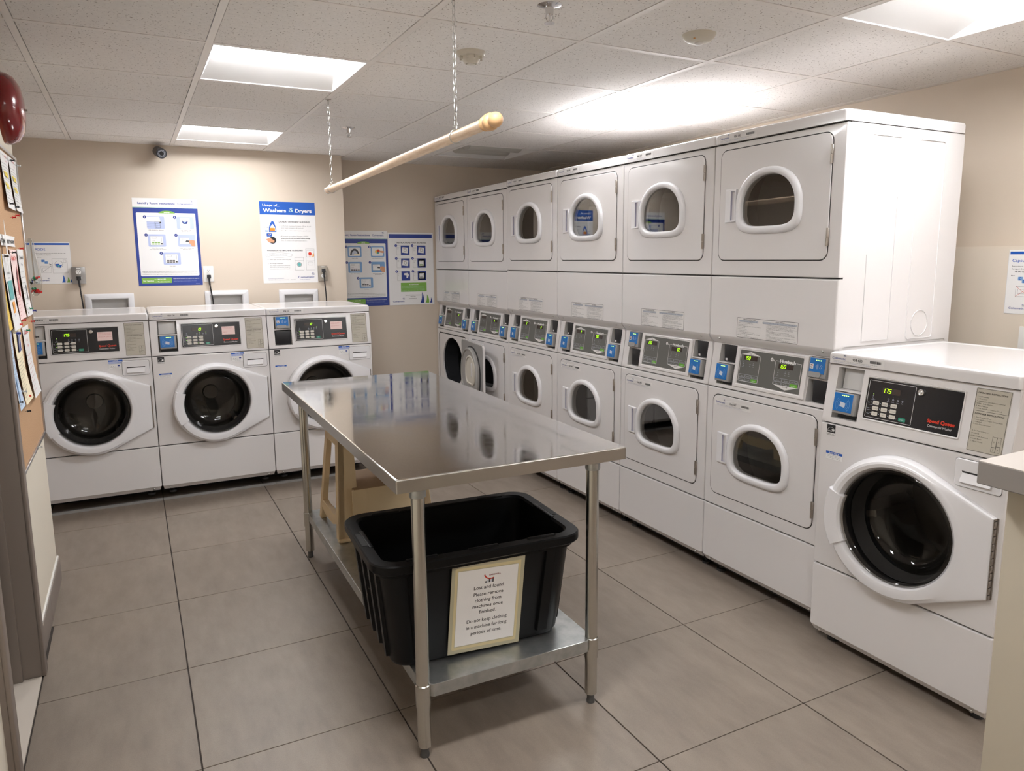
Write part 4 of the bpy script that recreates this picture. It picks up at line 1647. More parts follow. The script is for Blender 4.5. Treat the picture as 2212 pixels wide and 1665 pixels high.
def icon_panel(p, x, z, w_, h_, bg, kind, num=None):
    p.rect(x, z, w_, h_, bg, 1, .008)
    if num:
        p.disc(x - .010, z + h_ - .005, .0105, NAVY, 2)
        p.text(num, x - .010, z + h_ - .0095, .013, PAPER, 3, 'c', .03)
    cx, cz = x + w_ / 2, z + h_ / 2
    if kind == 'drawer':
        p.shape([(x - .002, z + h_ * .95), (x + w_ * .72, z + h_ * .97), (x + w_ * .78, z + h_ * .55), (x - .002, z + h_ * .58)], PAPER, 2)
        for i in range(4):
            p.line(x, z + h_ * (.58 - .14 * i), x + w_ * .75, z + h_ * (.53 - .14 * i), .0008, DGREY, 3)
        p.frame(x + w_ * .45, z + h_ * .05, w_ * .3, h_ * .5, .0015, DGREY, 3)
        p.frame(x + w_ * .50, z + h_ * .1, w_ * .08, h_ * .36, .001, DGREY, 3)
        p.disc(x + w_ * .76, z + h_ * .5, .006, DGREY, 3, 8)
    elif kind == 'load':
        p.rect(x + w_ * .2, z + h_ * .05, w_ * .56, h_ * .88, PAPER, 2)
        p.line(x + w_ * .2, z + h_ * .34, x + w_ * .76, z + h_ * .34, .0008, DGREY, 3)
        p.ring(x + w_ * .46, z + h_ * .6, .015, .0165, DGREY, 3)
        p.shape([(x + w_ * .3, z + h_ * .64), (x + w_ * .4, z + h_ * .4), (x + w_ * .6, z + h_ * .42), (x + w_ * .66, z + h_ * .66), (x + w_ * .5, z + h_ * .56)], NAVY, 3)
        p.disc(x + w_ * .46, z + h_ * .52, .006, MIDBLUE, 4, 8)
    elif kind in ('panel', 'panelg'):
        p.rect(x + w_ * .12, z + h_ * .12, w_ * .72, h_ * .74, PAPER, 2, .003)
        p.frame(x + w_ * .12, z + h_ * .12, w_ * .72, h_ * .74, .0006, DGREY, 3, .003)
        p.frame(x + w_ * .22, z + h_ * .66, w_ * .26, h_ * .13, .0008, DGREY, 3, .003)
        p.text('2 3 4 5', x + w_ * .2, z + h_ * .44, .008, DGREY, 3, res=1)
        for i in range(3):
            p.rect(x + w_ * (.2 + .16 * i), z + h_ * .3, w_ * .14, h_ * .08, GREEN if kind == 'panelg' else DGREY, 3, .001)
            p.rect(x + w_ * (.2 + .16 * i), z + h_ * .18, w_ * .14, h_ * .08, GREEN if kind == 'panelg' else DGREY, 3, .001)
        p.rect(x + w_ * .70, z + h_ * .18, w_ * .10, h_ * .12, DGREY, 3, .001)
        p.line(x + w_ * .76, z + h_ * .4, x + w_ * .76, z + h_ * .75, .001, DGREY, 3)
    elif kind == 'card':
        p.rect(x + w_ * .10, z + h_ * .2, w_ * .56, h_ * .56, PAPER, 2, .003)
        p.frame(x + w_ * .10, z + h_ * .2, w_ * .56, h_ * .56, .001, DGREY, 3, .003)
        p.line(x + w_ * .2, z + h_ * .62, x + w_ * .5, z + h_ * .6, .001, DGREY, 3)
        p.shape([(x + w_ * .42, z + h_ * .42), (x + w_ * .62, z + h_ * .36), (x + w_ * .66, z + h_ * .5), (x + w_ * .5, z + h_ * .54)], DGREY, 3)
        p.shape([(x + w_ * .66, z + h_ * .3), (x + w_ * .8, z + h_ * .02), (x + w_, z + h_ * .02), (x + w_ * .98, z + h_ * .5), (x + w_ * .8, z + h_ * .58), (x + w_ * .64, z + h_ * .5)], SKIN, 4)
    elif kind == 'lint':
        p.rect(x + w_ * .08, z + h_ * .1, w_ * .82, h_ * .8, PAPER, 2, .008)
        p.shape([(cx + w_ * .33 * cos(t * pi / 12), z + h_ * .18 + h_ * .6 * sin(t * pi / 12)) for t in range(13)], DGREY, 3)
        p.shape([(cx + w_ * .22 * cos(t * pi / 12), z + h_ * .18 + h_ * .42 * sin(t * pi / 12)) for t in range(13)], LGREY, 4)
        p.rect(cx - w_ * .05, z + h_ * .18, w_ * .42, h_ * .1, CREAM, 5)
    elif kind == 'clothes':
        p.rect(x + w_ * .08, z + h_ * .1, w_ * .82, h_ * .8, PAPER, 2, .008)
        p.disc(cx - .008, cz, .014, YELLOW, 3, 12)
        p.disc(cx + .006, cz + .006, .013, RED, 4, 12)
        p.disc(cx + .002, cz - .010, .010, TEAL, 4, 12)
        p.shape([(cx + .01, cz - .004), (x + w_ * .95, cz - .012), (x + w_ * .98, cz + .006), (cx + .016, cz + .008)], SKIN, 5)
    elif kind == 'pod':
        p.shape([(x + w_ * .2, z + h_ * .3), (x + w_ * .6, z + h_ * .2), (x + w_ * .85, z + h_ * .6), (x + w_ * .45, z + h_ * .85)], PAPER, 2)


def laundry_poster(dryer):
    w_, h_ = .410, .600
    p = PR(w_, h_, PAPER, .0015)
    p.rect(0, 0, w_, .536, NAVY, 1)
    p.rect(0, .5345, w_, .006, PALEGREEN, 1)
    p.text('Laundry Room Instructions', .033, .560, .019, NAVY, 2, 'l', .03, width=.232, res=2)
    coin_logo(p, .283, .560, .0195)
    p.text('Laundry. It\'s what we do.', .295, .550, .006, NAVY, 2, res=1)
    bgp = PALEBLUE if not dryer else MIDBLUE
    p.rect(.018, .067, w_ - .036, .435, PAPER, 2, .008)
    p.shape([(.160 + .050 - .052 * cos(t * pi / 12), .499 + .018 * sin(t * pi / 12)) for t in range(12, -1, -1)], GREEN, 3)
    p.text('DRYER' if dryer else 'WASHER', .210, .5015, .0095, PAPER, 4, 'c', .03)
    k1, k2, k3, k4, k5 = ('lint', 'clothes', 'panel', 'card', 'panel') if dryer else ('drawer', 'load', 'panelg', 'card', 'panel')
    p.lay += .0005
    icon_panel(p, .080, .393, .112, .085, bgp, k1, '1')
    icon_panel(p, .268, .393, .112, .085, bgp, k2, '2')
    icon_panel(p, .080, .270, .112, .085, bgp, k3, '3')
    icon_panel(p, .268, .270, .112, .085, bgp, k4, '4')
    icon_panel(p, .166, .145, .112, .085, bgp, k5, '5')
    T = [('Clean lint filter', ''), ('Load clothes and close door', ''), ('Select fabric setting', ''), ('Insert card at reader until', 'light turns green'), ('Press Start', '')] if dryer else \
        [('Add detergent to dispenser', ''), ('Load clothes loosely', 'and close door'), ('Select fabric setting,', 'wash temperature & soil level'), ('Insert card at reader until', 'light turns green'), ('Press start', '')]
    for (a, b_), (cx, cz) in zip(T, ((.136, .381), (.324, .381), (.136, .258), (.324, .258), (.222, .133))):
        p.text(a, cx, cz, .0085, DGREY, 2, 'c', .01, res=1)
        if b_:
            p.text(b_, cx, cz - .0095, .0085, DGREY, 2, 'c', .01, res=1)
    p.text('Please note: The card reader is activated when laundry card is used in it and is ready to vend. If card reader is not', .030, .099, .0062, INK, 2, 'l', .02, width=.348, res=1)
    p.text('vending will then vend. Should this happen, all that is required is to load laundry card and press start. The additional money will be added.', .028, .090, .0062, INK, 2, 'l', .01, width=.352, res=1)
    p.text('Use HE detergent or use 1/4 of the regular detergent. If using liquid detergent use dispenser, powdered detergent should be added to the drum.', .028, .077, .0062, DGREY, 2, 'l', .01, width=.352, res=1)
    p.rect(.020, .018, .190, .038, GREEN, 1, .004)
    p.text('For Service:', .030, .030, .014, PAPER, 2, 'l', .03)
    p.text('Call:', .100, .042, .0075, PAPER, 2)
    p.text('800.561.1972', .120, .041, .0105, PAPER, 2, 'l', .03, width=.052)
    p.text('Visit:', .100, .025, .0075, PAPER, 2)
    p.text('Fixmylaundry.com', .120, .024, .0105, PAPER, 2, 'l', .03, width=.075)
    p.text('Please indicate the machine ID located on the equipment.', .220, .046, .008, PAPER, 2, 'l', .02, width=.170, res=1)
    p.text('Veuillez communiquer avec nous pour le service.', .220, .036, .006, PALEBLUE, 2, 'l', width=.110, res=1)
    p.text('Question: Please contact us at your convenience for a refund.', .220, .028, .006, PALEBLUE, 2, 'l', width=.150, res=1)
    p.text('2013-01-07', .365, .010, .006, PALEBLUE, 2, res=1)
    return p.mesh('poster')


thing('instruction_poster', 'navy and white laundry room poster with five washer steps, above the first two washers', 'poster', (.0475, YB1, 1.3215), 0, None, laundry_poster(False))


def usage_poster():
    w_, h_ = .402, .600
    p = PR(w_, h_, PAPER, .0015)
    p.rect(0, .505, w_, .095, ROYAL, 1)
    p.text('Usage of...', .022, .565, .024, PAPER, 2, 'l', .02, res=3, width=.122)
    p.text('Washers', .022, .524, .036, PAPER, 2, 'l', .035, res=4, width=.168)
    p.text('&', .208, .527, .046, PALEGREEN, 2, 'l', .0, .15, res=4, width=.033)
    p.text('Dryers', .255, .524, .036, PAPER, 2, 'l', .035, res=4, width=.122)
    p.text('LAUNDRY DETERGENT GUIDELINES', .132, .448, .015, DGREY, 2, 'l', .02, width=.228)
    p.text('1.  For the best cleaning performance, 1/4 cup of cold', .134, .420, .0105, DGREY, 2, 'l', width=.232, res=1)
    p.text('water liquid detergent is all you need.', .146, .405, .0105, DGREY, 2, 'l', width=.165, res=1)
    p.text('Note:  HE  is recommended for best cleaning performance', .146, .387, .008, DGREY, 2, 'l', 0, .2, width=.218, res=1)
    p.text('2.  If you must use powdered detergent or PODS,', .134, .344, .0105, DGREY, 2, 'l', .01, width=.212, res=1)
    p.text('please place directly into washer before clothing.', .146, .329, .0105, INK, 2, 'l', .03, width=.212, res=1)
    p.text('Note: Do not place in the liquid detergent dispenser.', .146, .312, .008, DGREY, 2, 'l', 0, .2, width=.188, res=1)
    p.text('WASHER/DRYER MACHINE GUIDELINES', .035, .238, .0145, DGREY, 2, 'l', .02, width=.262)
    for i, t_ in enumerate(('3.  Only fill the drum 3/4 of the way.', '4.  Clean dryer lint filter after every use.', '5.  Do not dry comforters.')):
        p.text(t_, .038, .205 - .031 * i, .0105, DGREY, 2, 'l', .01, width=(.145, .170, .112)[i], res=1)
    p.para(['Note: Failure to follow these instructions', 'will result in low efficiency drying and', 'overloaded dryers can be a fire hazard.'], .052, .128, .0085, DGREY, 1.4, width=.145)
    # jug
    p.shape([(.058, .378), (.112, .378), (.110, .410), (.098, .450), (.084, .462), (.070, .440), (.060, .410)], ROYAL, 1)
    p.shape([(.064, .384), (.107, .384), (.104, .412), (.086, .438), (.068, .412)], PAPER, 2)
    p.rect(.066, .386, .036, .022, ORANGE, 3, .003)
    p.text('Liquid', .084, .398, .0075, RED, 4, 'c', .03)
    p.text('Detergent', .084, .389, .0075, RED, 4, 'c', .03, width=.03)
    p.text('1/4', .030, .408, .013, DGREY, 2, width=.02)
    p.frame(.032, .380, .018, .021, .001, DGREY, 2, .002)
    p.rect(.033, .381, .016, .009, MIDBLUE, 2)
    # drum with pods
    p.disc(.080, .318, .030, LGREY, 1)
    p.disc(.081, .318, .025, INK, 2)
    p.rect(.040, .345, .038, .024, ROYAL, 3, .004)
    p.line(.05, .352, .06, .364, .004, ORANGE, 4)
    p.line(.062, .352, .07, .364, .004, PAPER, 4)
    p.shape([(.034, .325), (.062, .335), (.095, .315), (.090, .300), (.055, .302), (.045, .312)], SKIN, 4)
    # loop drawn round rule 3
    pts = [(.122 + .098 * cos(t * 2 * pi / 40), .208 + .018 * sin(t * 2 * pi / 40)) for t in range(41)]
    for a, b_ in zip(pts[:-1], pts[1:]):
        p.line(*a, *b_, .0008, DGREY, 2)
    for x, z, ww, hh in ((.235, .095, .065, .095), (.318, .095, .065, .160)):
        p.frame(x, z, ww, hh, .0009, DGREY, 2, .001)
    p.line(.235, .168, .300, .168, .0008, DGREY, 2)
    p.ring(.267, .138, .015, .0175, DGREY, 2)
    p.disc(.267, .138, .013, TEAL, 2)
    p.line(.318, .165, .383, .165, .0008, DGREY, 2)
    p.frame(.324, .192, .053, .052, .001, DGREY, 2, .004)
    p.disc(.350, .218, .013, RED, 3, 10)
    p.disc(.350, .200, .010, PINK, 3, 10)
    p.shape([(.366, .19), (.380, .20), (.378, .225), (.370, .215)], ORANGE, 3)
    p.frame(.332, .132, .038, .024, .001, DGREY, 2, .006)
    coin_logo(p, .255, .034, .024, NAVY)
    p.text('Laundry. It\'s what we do.', .268, .022, .0075, NAVY, 2)
    p.text('Customer Care and Refunds:', .034, .032, .0075, NAVY, 2, width=.115, res=1)
    p.text('1-800-561-1972  |  www.coinamatic.com', .034, .022, .0075, DGREY, 2, width=.148, res=1)
    p.text('PART-02-ENG', .198, .022, .006, DGREY, 2, res=1)
    return p.mesh('poster')


thing('usage_poster', 'white poster with a royal blue heading about the usage of washers and dryers', 'poster', (.877, YB1, 1.322), 0, None, usage_poster())


def french_poster():
    w_, h_ = .392, .592
    p = PR(w_, h_, PAPER, .0015)
    p.frame(0, 0, w_, h_, .001, LGREY, 1, .0005)
    p.rect(.010, .547, w_ - .02, .032, NAVY, 1)
    p.text('INSTRUCTIONS POUR SECHEUSES', .075, .505, .016, DGREY, 2, 'l', .02, width=.255)
    for i in range(6):
        x, z = .071 + .141 * (i % 2), .410 - .1045 * (i // 2)
        p.frame(x, z, .037, .077, .0009, DGREY, 1, .0005)
        p.rect(x + .038, z, .073, .077, NAVY, 1)
        p.disc(x - .004, z + .076, .011, NAVY, 2)
        p.text(str(i + 1), x - .004, z + .071, .012, PAPER, 3, 'c', .03)
        p.para([('Nettoyez', 'le filtre', 'charpie'), ('Placez vos', 'vetements', 'dans la', 'secheuse'), ('Fermez', 'la porte'), ('Choisissez', 'le cycle', 'desire'), ('Inserez', 'votre', 'carte'), ('Appuyez', 'sur le', 'bouton', 'depart')][i], x + .004, z + .060, .0055, DGREY, 1.6)
        if i in (3, 5):
            icon_panel(p, x + .044, z + .006, .060, .062, PAPER, 'panelg' if i == 3 else 'panel')
        elif i == 4:
            p.shape([(x + .060, z + .060), (x + .060, z + .045), (x + .080, z + .042), (x + .078, z + .02), (x + .090, z + .02), (x + .100, z + .045), (x + .092, z + .064)], PAPER, 2)
        else:
            p.shape([(x + .045, z + .020), (x + .095, z + .014), (x + .100, z + .060), (x + .052, z + .064)], PAPER, 2)
            p.ring(x + .074, z + .040, .010, .012, DGREY, 3)
            p.line(x + .05, z + .06, x + .07, z + .05, .003, SKIN, 3)
    p.rect(.100, .108, .225, .075, GREEN, 1)
    p.text('ATTENTION!', .212, .163, .013, PAPER, 2, 'c', .03, width=.082)
    p.para(['Ne pas secher de matieres plastiques ou caoutchouc', 'qui pourraient prendre feu dans la secheuse.', 'Retirez rapidement vos vetements de la machine', 'lorsque le cycle est termine. Merci de garder', 'la buanderie propre pour tous les residents'], .108, .150, .0068, PALEGREEN, 1.55, width=.200)
    p.text('Vous avez de la difficulte et remboursement', .135, .077, .0075, DGREY, 2, 'l', .02, width=.145)
    p.text('1.800.361.2646', .180, .066, .0075, DGREY, 2, 'l', .02)
    p.text('www.coinamatic.com', .168, .050, .0075, DGREY, 2, 'l', .02)
    coin_logo(p, .028, .025, .020, NAVY)
    for x, hh, m in ((.272, .095, NAVY), (.316, .070, GREEN), (.356, .045, NAVY)):
        sweep(p, x - .005, .012, hh, .034 if hh > .05 else .022, m, 2)
    return p.mesh('poster')


t = thing('dryer_poster', 'navy dryer instruction poster on the recessed wall, partly hidden by the wall corner', 'poster', (1.5003, 6.006, 1.1105), 0, None, laundry_poster(True))
t2 = thing('french_poster', 'white French dryer poster with six navy pictures and a green box', 'poster', (1.9236, 6.006, 1.1080), 0, None, french_poster())
t.scale = t2.scale = (1.0253, 1, 1.0253)


def pods_poster(fr_=False):
    w_, h_ = .214, .274
    p = PR(w_, h_, PAPER, .0012)
    p.frame(0, 0, w_, h_, .0008, LGREY, 1, .0005)
    p.rect(.005, .254, w_ - .01, .0125, ROYAL, 1)
    if fr_:
        p.text('Capsules (PODS)', .016, .222, .018, ROYAL, 2, 'l', .01, res=3, width=.14)
        p.para(['Assurez-vous de placer les capsules de', 'detergent directement dans la cuve,'], .016, .201, .0085, DGREY, 1.3, 2, 'l', .01)
        p.text('NE PAS les mettre dans le distributeur', .030, .178, .0085, DGREY, 2, 'l', .03, .2)
        p.text('Merci.', .016, .162, .0065, DGREY, 2, 'l', .01, .2)
    else:
        p.text('PODS', .016, .218, .021, ROYAL, 2, 'l', .005, res=3, width=.058)
        p.text('Please ensure that you place the PODS directly in the', .018, .198, .007, DGREY, 2, 'l', .02, width=.168, res=1)
        p.text('drum, NOT in the dispenser.', .018, .188, .007, DGREY, 2, 'l', .02, width=.085, res=1)
        p.text('Thank You.', .018, .172, .0065, DGREY, 2, res=1)
    for x, z in ((.045, .143), (.062, .132)):
        p.rect(x, z, .020, .016, MIDBLUE, 1, .003)
        p.ring(x + .010, z + .008, .003, .006, ROYAL, 2, 20, 300, 10)
    p.line(.086, .132, .097, .127, .0022, INK, 2)
    p.shape([(.095, .131), (.103, .124), (.094, .122)], INK, 2)
    p.frame(.040, .074, .058, .044, .0008, DGREY, 1, .0005)
    p.frame(.048, .086, .030, .020, .0008, DGREY, 1, .002)
    p.line(.041, .075, .097, .117, .0012, RED if fr_ else DGREY, 2)
    if fr_:
        p.line(.041, .117, .097, .075, .0012, RED, 2)
    p.frame(.105, .070, .085, .096, .0008, DGREY, 1, .0005)
    p.line(.105, .098, .190, .098, .0007, DGREY, 1)
    p.ring(.142, .128, .022, .0235, DGREY, 1)
    p.shape([(.121, .130), (.130, .110), (.150, .107), (.163, .128), (.150, .122), (.140, .132)], ROYAL, 2)
    p.disc(.140, .118, .006, TEAL, 3, 8)
    p.frame(.168, .140, .016, .018, .0008, DGREY, 1, .0005)
    coin_logo(p, .018, .020, .0125)
    for x, hh, m in ((.150, .052, ROYAL), (.176, .036, GREEN), (.198, .024, ROYAL)):
        sweep(p, x, .008, hh, .020 if hh > .03 else .010, m, 2)
    return p.mesh('poster')


thing('pods_poster', 'small white PODS notice beside the leftmost outlet', 'poster', (-.5555, YB1, 1.348), 0, None, cached('pods', pods_poster))
thing('pods_poster', 'strip of a white notice peeping from behind the cork board', 'poster', (-.777, YB1, 1.348), 0, None, cached('podsfr', lambda: pods_poster(True)))
thing('capsules_poster', 'French capsules notice on the right wall at the picture edge', 'poster', (3.385, 1.862, 1.243), -pi / 2, None, cached('podsfr', lambda: pods_poster(True)))

# ------------------------------------------------------------------ outlets and valve boxes on the back wall
def outlet(x0, x1, z0, z1, plate, label, plug_low, cord_x, wide):
    w_, h_ = x1 - x0, z1 - z0
    t = thing('wall_outlet', label, 'outlet', (x0, YB1, z0))
    m = MB()
    d = .028 if wide else .006
    m.box(0, w_, -d, 0, 0, h_, plate, bev=.0025)
    ob('cover_plate', m.mesh('plate'), t)
    for k, zc in enumerate((h_ * .33, h_ * .70)):
        m = MB()
        m.loft([L3(rr2(w_ / 2 - .015, w_ / 2 + .015, zc - .014, zc + .014, .011, True), -d), L3(rr2(w_ / 2 - .015, w_ / 2 + .015, zc - .014, zc + .014, .011, True), -d - .003)], OUTW, False, True)
        for sx in (-.006, .006):
            m.box(w_ / 2 + sx - .001, w_ / 2 + sx + .001, -d - .0034, -d - .003, zc - .001, zc + .007, GAP)
        m.box(w_ / 2 - .0018, w_ / 2 + .0018, -d - .0034, -d - .003, zc - .009, zc - .005, GAP)
        ob('socket', m.mesh('socket'), t)
    if wide:
        p = PR(.022, .006, PAPER, .0002)
        ob('tag', p.mesh('tag'), t, (w_ / 2 - .011, -d, h_ - .012))
    c = thing('power_cord', 'black power cord hanging from the ' + label, 'cord', (x0 + w_ / 2, YB1 - d, z0 + (h_ * .33 if plug_low else h_ * .70)))
    m = MB()
    m.box(-.013, .013, -.028, -.0035, -.014, .013, BLACK, bev=.004)
    m.tube([(0, -.022, -.008), (0, -.024, -.03), (.002, -.022, -.06)], .006, BLACK, 8)
    ob('plug', m.mesh('plug'), c)
    m = MB()
    zz = z0 + h_ * .33
    m.tube([(.002, -.022, -.05), (cord_x * .3, -.020, -.10), (cord_x * .7, -.015, -.17), (cord_x, -.010, -.26), (cord_x, -.010, -.50)], .0045, BLACK, 8)
    ob('cable', m.mesh('cable'), c)


outlet(-.345, -.266, 1.347, 1.457, OUTG, 'grey steel outlet under the PODS notice', True, .012, True)
outlet(.466, .534, 1.343, 1.455, OUTW, 'white outlet beside the five-step poster', True, .022, False)
outlet(1.281, 1.348, 1.333, 1.449, OUTBE, 'grey-beige outlet beside the usage poster', False, .014, True)
for i, (x0, x1, zt, inn) in enumerate(((-.286, .011, 1.275, BOXES[0]), (.4655, .763, 1.278, BOXES[1]), (.982, 1.2715, 1.273, BOXES[2]))):
    lb = ('white recessed valve frame above the leftmost washer', 'white recessed valve frame above the middle washer', 'white recessed valve frame below the usage poster')[i]
    m = MB()
    o = rr2(0, x1 - x0, 1.06 - 1.0, zt - 1.0, .004, True)
    o2 = rr2(.004, x1 - x0 - .004, .064, zt - 1.004, .004, True)
    n1 = rr2(inn[0] - x0 - .006, inn[1] - x0 + .006, inn[2] - 1.006, inn[3] - .994, .003, True)
    n2 = rr2(inn[0] - x0, inn[1] - x0, inn[2] - 1.0, inn[3] - 1.0, .003, True)
    m.loft([L3(o, 0), L3(o, -.010), L3(o2, -.013), L3(n1, -.013), L3(n2, -.006), L3(n2, .004)], PLASTIC)
    thing('valve_frame', lb, 'frame', (x0, YB1 - .0005, 1.0), 0, None, m.mesh('valve_frame'))

# ------------------------------------------------------------------ security camera
t = thing('security_camera', 'black bullet security camera on the back wall just under the ceiling', 'camera', (.232, YB1, 2.232))
d_ = (Vector((.020, -.155, -.035))).normalized()
m = MB()
m.lathe([(0, 0), (.030, 0), (.030, -.012), (.014, -.02), (.012, -.04), (0, -.04)], CAMB, axis='y', n=24)
ob('mount', m.mesh('mount'), t)
m = MB()
p0 = Vector((0, -.04, .0))
L_ = lambda s_: p0 + d_ * s_
m.tube([L_(-.02), L_(.0), L_(.10), L_(.125)], [.026, .034, .034, .034], CAMB, 24)
ob('housing', m.mesh('housing', 40), t)
m = MB()
m.tube([L_(.1255), L_(.127)], [.030, .030], BLACK, 24)
ob('front_glass', m.mesh('fg'), t)
m = MB()
e1 = d_.cross(Vector((0, 0, 1))).normalized()
e2 = e1.cross(d_)
c_ = L_(.1276)
for rr_ in (.023, .017):
    for j in range(20):
        a = 2 * pi * j / 20
        q = c_ + e1 * cos(a) * rr_ + e2 * sin(a) * rr_
        m.tube([q, q + d_ * .001], .0018, LGREY, 6)
ob('led_ring', m.mesh('leds'), t)
m = MB()
m.tube([c_, c_ + d_ * .002], .010, OVERK, 16)
ob('lens', m.mesh('lens'), t)
# ------------------------------------------------------------------ ceiling devices
def sprinkler():
    m = MB()
    m.lathe([(0, 0), (.040, 0), (.040, -.002), (.028, -.006), (.014, -.010), (.012, -.030), (0, -.030)], CHROME, n=32)
    return m.mesh('escutcheon', 40)
def sprinkler2():
    m = MB()
    for s_ in (-1, 1):
        m.tube([(s_ * .010, 0, -.028), (s_ * .013, 0, -.040), (s_ * .006, 0, -.050), (0, 0, -.052)], .0028, CHROME, 8)
    m.tube([(0, 0, -.028), (0, 0, -.052)], .0025, CHROME, 8)
    m.lathe([(0, -.052), (.006, -.052), (.017, -.055), (.017, -.0565), (0, -.0565)], CHROME, n=16)
    return m.mesh('head', 40)
for x, y, lb in ((1.2364, 4.55, 'chrome ceiling sprinkler nearer the back wall'), (1.2343, 2.128, 'chrome ceiling sprinkler cut by the top edge of the picture')):
    t = thing('sprinkler', lb, 'sprinkler', (x, y, H + .003), 0, 'ceiling sprinklers')
    ob('escutcheon', cached('spr', sprinkler), t)
    ob('sprinkler_head', cached('spr2', sprinkler2), t)
t = thing('smoke_detector', 'off-white smoke detector on the ceiling behind the near chain', 'smoke detector', (1.229, 2.722, H + .003))
m = MB()
m.lathe([(0, 0), (.055, 0), (.056, -.008), (.050, -.018), (.040, -.020), (0, -.020)], CERAM, n=36)
ob('base', m.mesh('base', 40), t)
m = MB()
m.lathe([(.036, -.018), (.036, -.028), (.030, -.038), (.024, -.046), (.020, -.046), (.019, -.042), (.017, -.042), (.016, -.048), (0, -.050)], CERAM, n=36)
ob('chamber', m.mesh('chamber', 40), t)
m = MB()
for k in range(8):
    a = 2 * pi * k / 8
    m.box(-.003, .003, .034, .046, -.030, -.018, CERAM, fn=lambda x, y, z: (x * cos(a) - y * sin(a), x * sin(a) + y * cos(a), z))
ob('rib', m.mesh('ribs'), t)
t = thing('motion_sensor', 'round beige occupancy sensor on the ceiling', 'sensor', (1.868, 2.155, H + .003))
m = MB()
m.lathe([(0, 0), (.060, 0), (.060, -.004), (.052, -.018), (.040, -.027), (.020, -.030), (0, -.030)], CERAM, n=36)
ob('dome', m.mesh('dome', 40), t)
m = MB()
m.lathe([(.016, -.029), (.016, -.034), (.010, -.038), (0, -.039)], OUTW, (.0, -.0, 0), n=24)
m.lathe([(.004, .0), (.004, -.002), (0, -.002)], ORANGE, (-.038, -.020, -.0235), n=10)
ob('lens', m.mesh('lens', 40), t)

# ------------------------------------------------------------------ hanging rail and chains
def chain_link():
    m = MB()
    a, b_ = .0052, .0145
    pts = []
    n = 16
    for k in range(n):
        t_ = 2 * pi * k / n
        pts.append(Vector((a * cos(t_), 0, b_ * sin(t_) + (.0 if abs(sin(t_)) < .01 else .0))))
    R_ = .0012
    loops = []
    for k in range(n):
        tg = (pts[(k + 1) % n] - pts[k - 1]).normalized()
        e1_ = Vector((0, 1, 0))
        e2_ = tg.cross(e1_)
        loops.append([pts[k] + (e1_ * cos(2 * pi * j / 6) + e2_ * sin(2 * pi * j / 6)) * R_ for j in range(6)])
    loops.append(loops[0])
    m.loft(loops, ZINC)
    return m.mesh('link', 60)
LINK = chain_link()
def chain(x, y, ztop, zbot, label):
    t = thing('chain', label, 'chain', (x, y, ztop), 0, 'chains holding the wooden rail')
    n = int((ztop - zbot) / .0245)
    st = (ztop - zbot) / n
    for i in range(n):
        o = ob('link', LINK, t, (0, 0, -(i + .5) * st), (0, 0, (pi / 2 if i % 2 else 0) + .3))
    m = MB()
    m.lathe([(0, .002), (.017, .002), (.016, -.002), (.004, -.004), (.003, -.010), (0, -.010)], HINGE, n=16)
    ob('ceiling_plate', m.mesh('plate'), t)
    return t
RA, RB = Vector((.935, 1.985, 1.8765)), Vector((.935, 3.885, 1.847))
zat = lambda y: RA.z + (RB.z - RA.z) * (y - RA.y) / (RB.y - RA.y)
for y, yy_, lb in ((2.195, 2.195, 'near chain from the ceiling, holding the finial end of the wooden rail'), (3.800, 3.800, 'far chain from the ceiling, holding the thin end of the wooden rail')):
    t = chain(.935, y, H, zat(y) + .022, lb)
    m = MB()
    n = 20
    pts = [(.021 * cos(2 * pi * k / n), .004 * sin(4 * pi * k / n), zat(y) - H + .021 * sin(2 * pi * k / n)) for k in range(n + 1)]
    m.tube(pts, .0016, ZINC, 6)
    m.tube([(.004, 0, zat(y) - H + .02), (-.008, .004, zat(y) - H + .03), (.006, -.004, zat(y) - H + .034)], .0016, ZINC, 6)
    ob('hook', m.mesh('hook'), t)
t = thing('hanging_rail', 'pale wooden clothes rail hung from two chains, turned finial at its near end', 'rail', tuple(RA))
m = MB()
dv = RB - RA
m.tube([(0, 0, 0), tuple(dv)], .0168, WOOD, 20)
ob('rod', m.mesh('rod', 40), t)
u_ = -dv.normalized()
def fin(prof, mt, nm):
    m = MB()
    m.tube([tuple(u_ * s_) for _, s_ in prof], [r_ for r_, _ in prof], mt, 20)
    ob('finial', m.mesh(nm, 50), t)
fin([(.0168, -.005), (.0195, .002), (.021, .006), (.018, .009), (.022, .014), (.0185, .018), (.0235, .024), (.019, .028), (.0245, .034), (.025, .044), (.022, .050), (.015, .053), (.0165, .058), (.0205, .066), (.0215, .074), (.019, .084), (.012, .092), (.004, .095)], WOODD, 'finial')
m = MB()
e_ = dv.normalized()
m.tube([tuple(dv - e_ * .002), tuple(dv + e_ * .008), tuple(dv + e_ * .012)], [.0185, .0185, .012], MATS['zinc'], 16)
ob('end_cap', m.mesh('end_cap', 40), t)

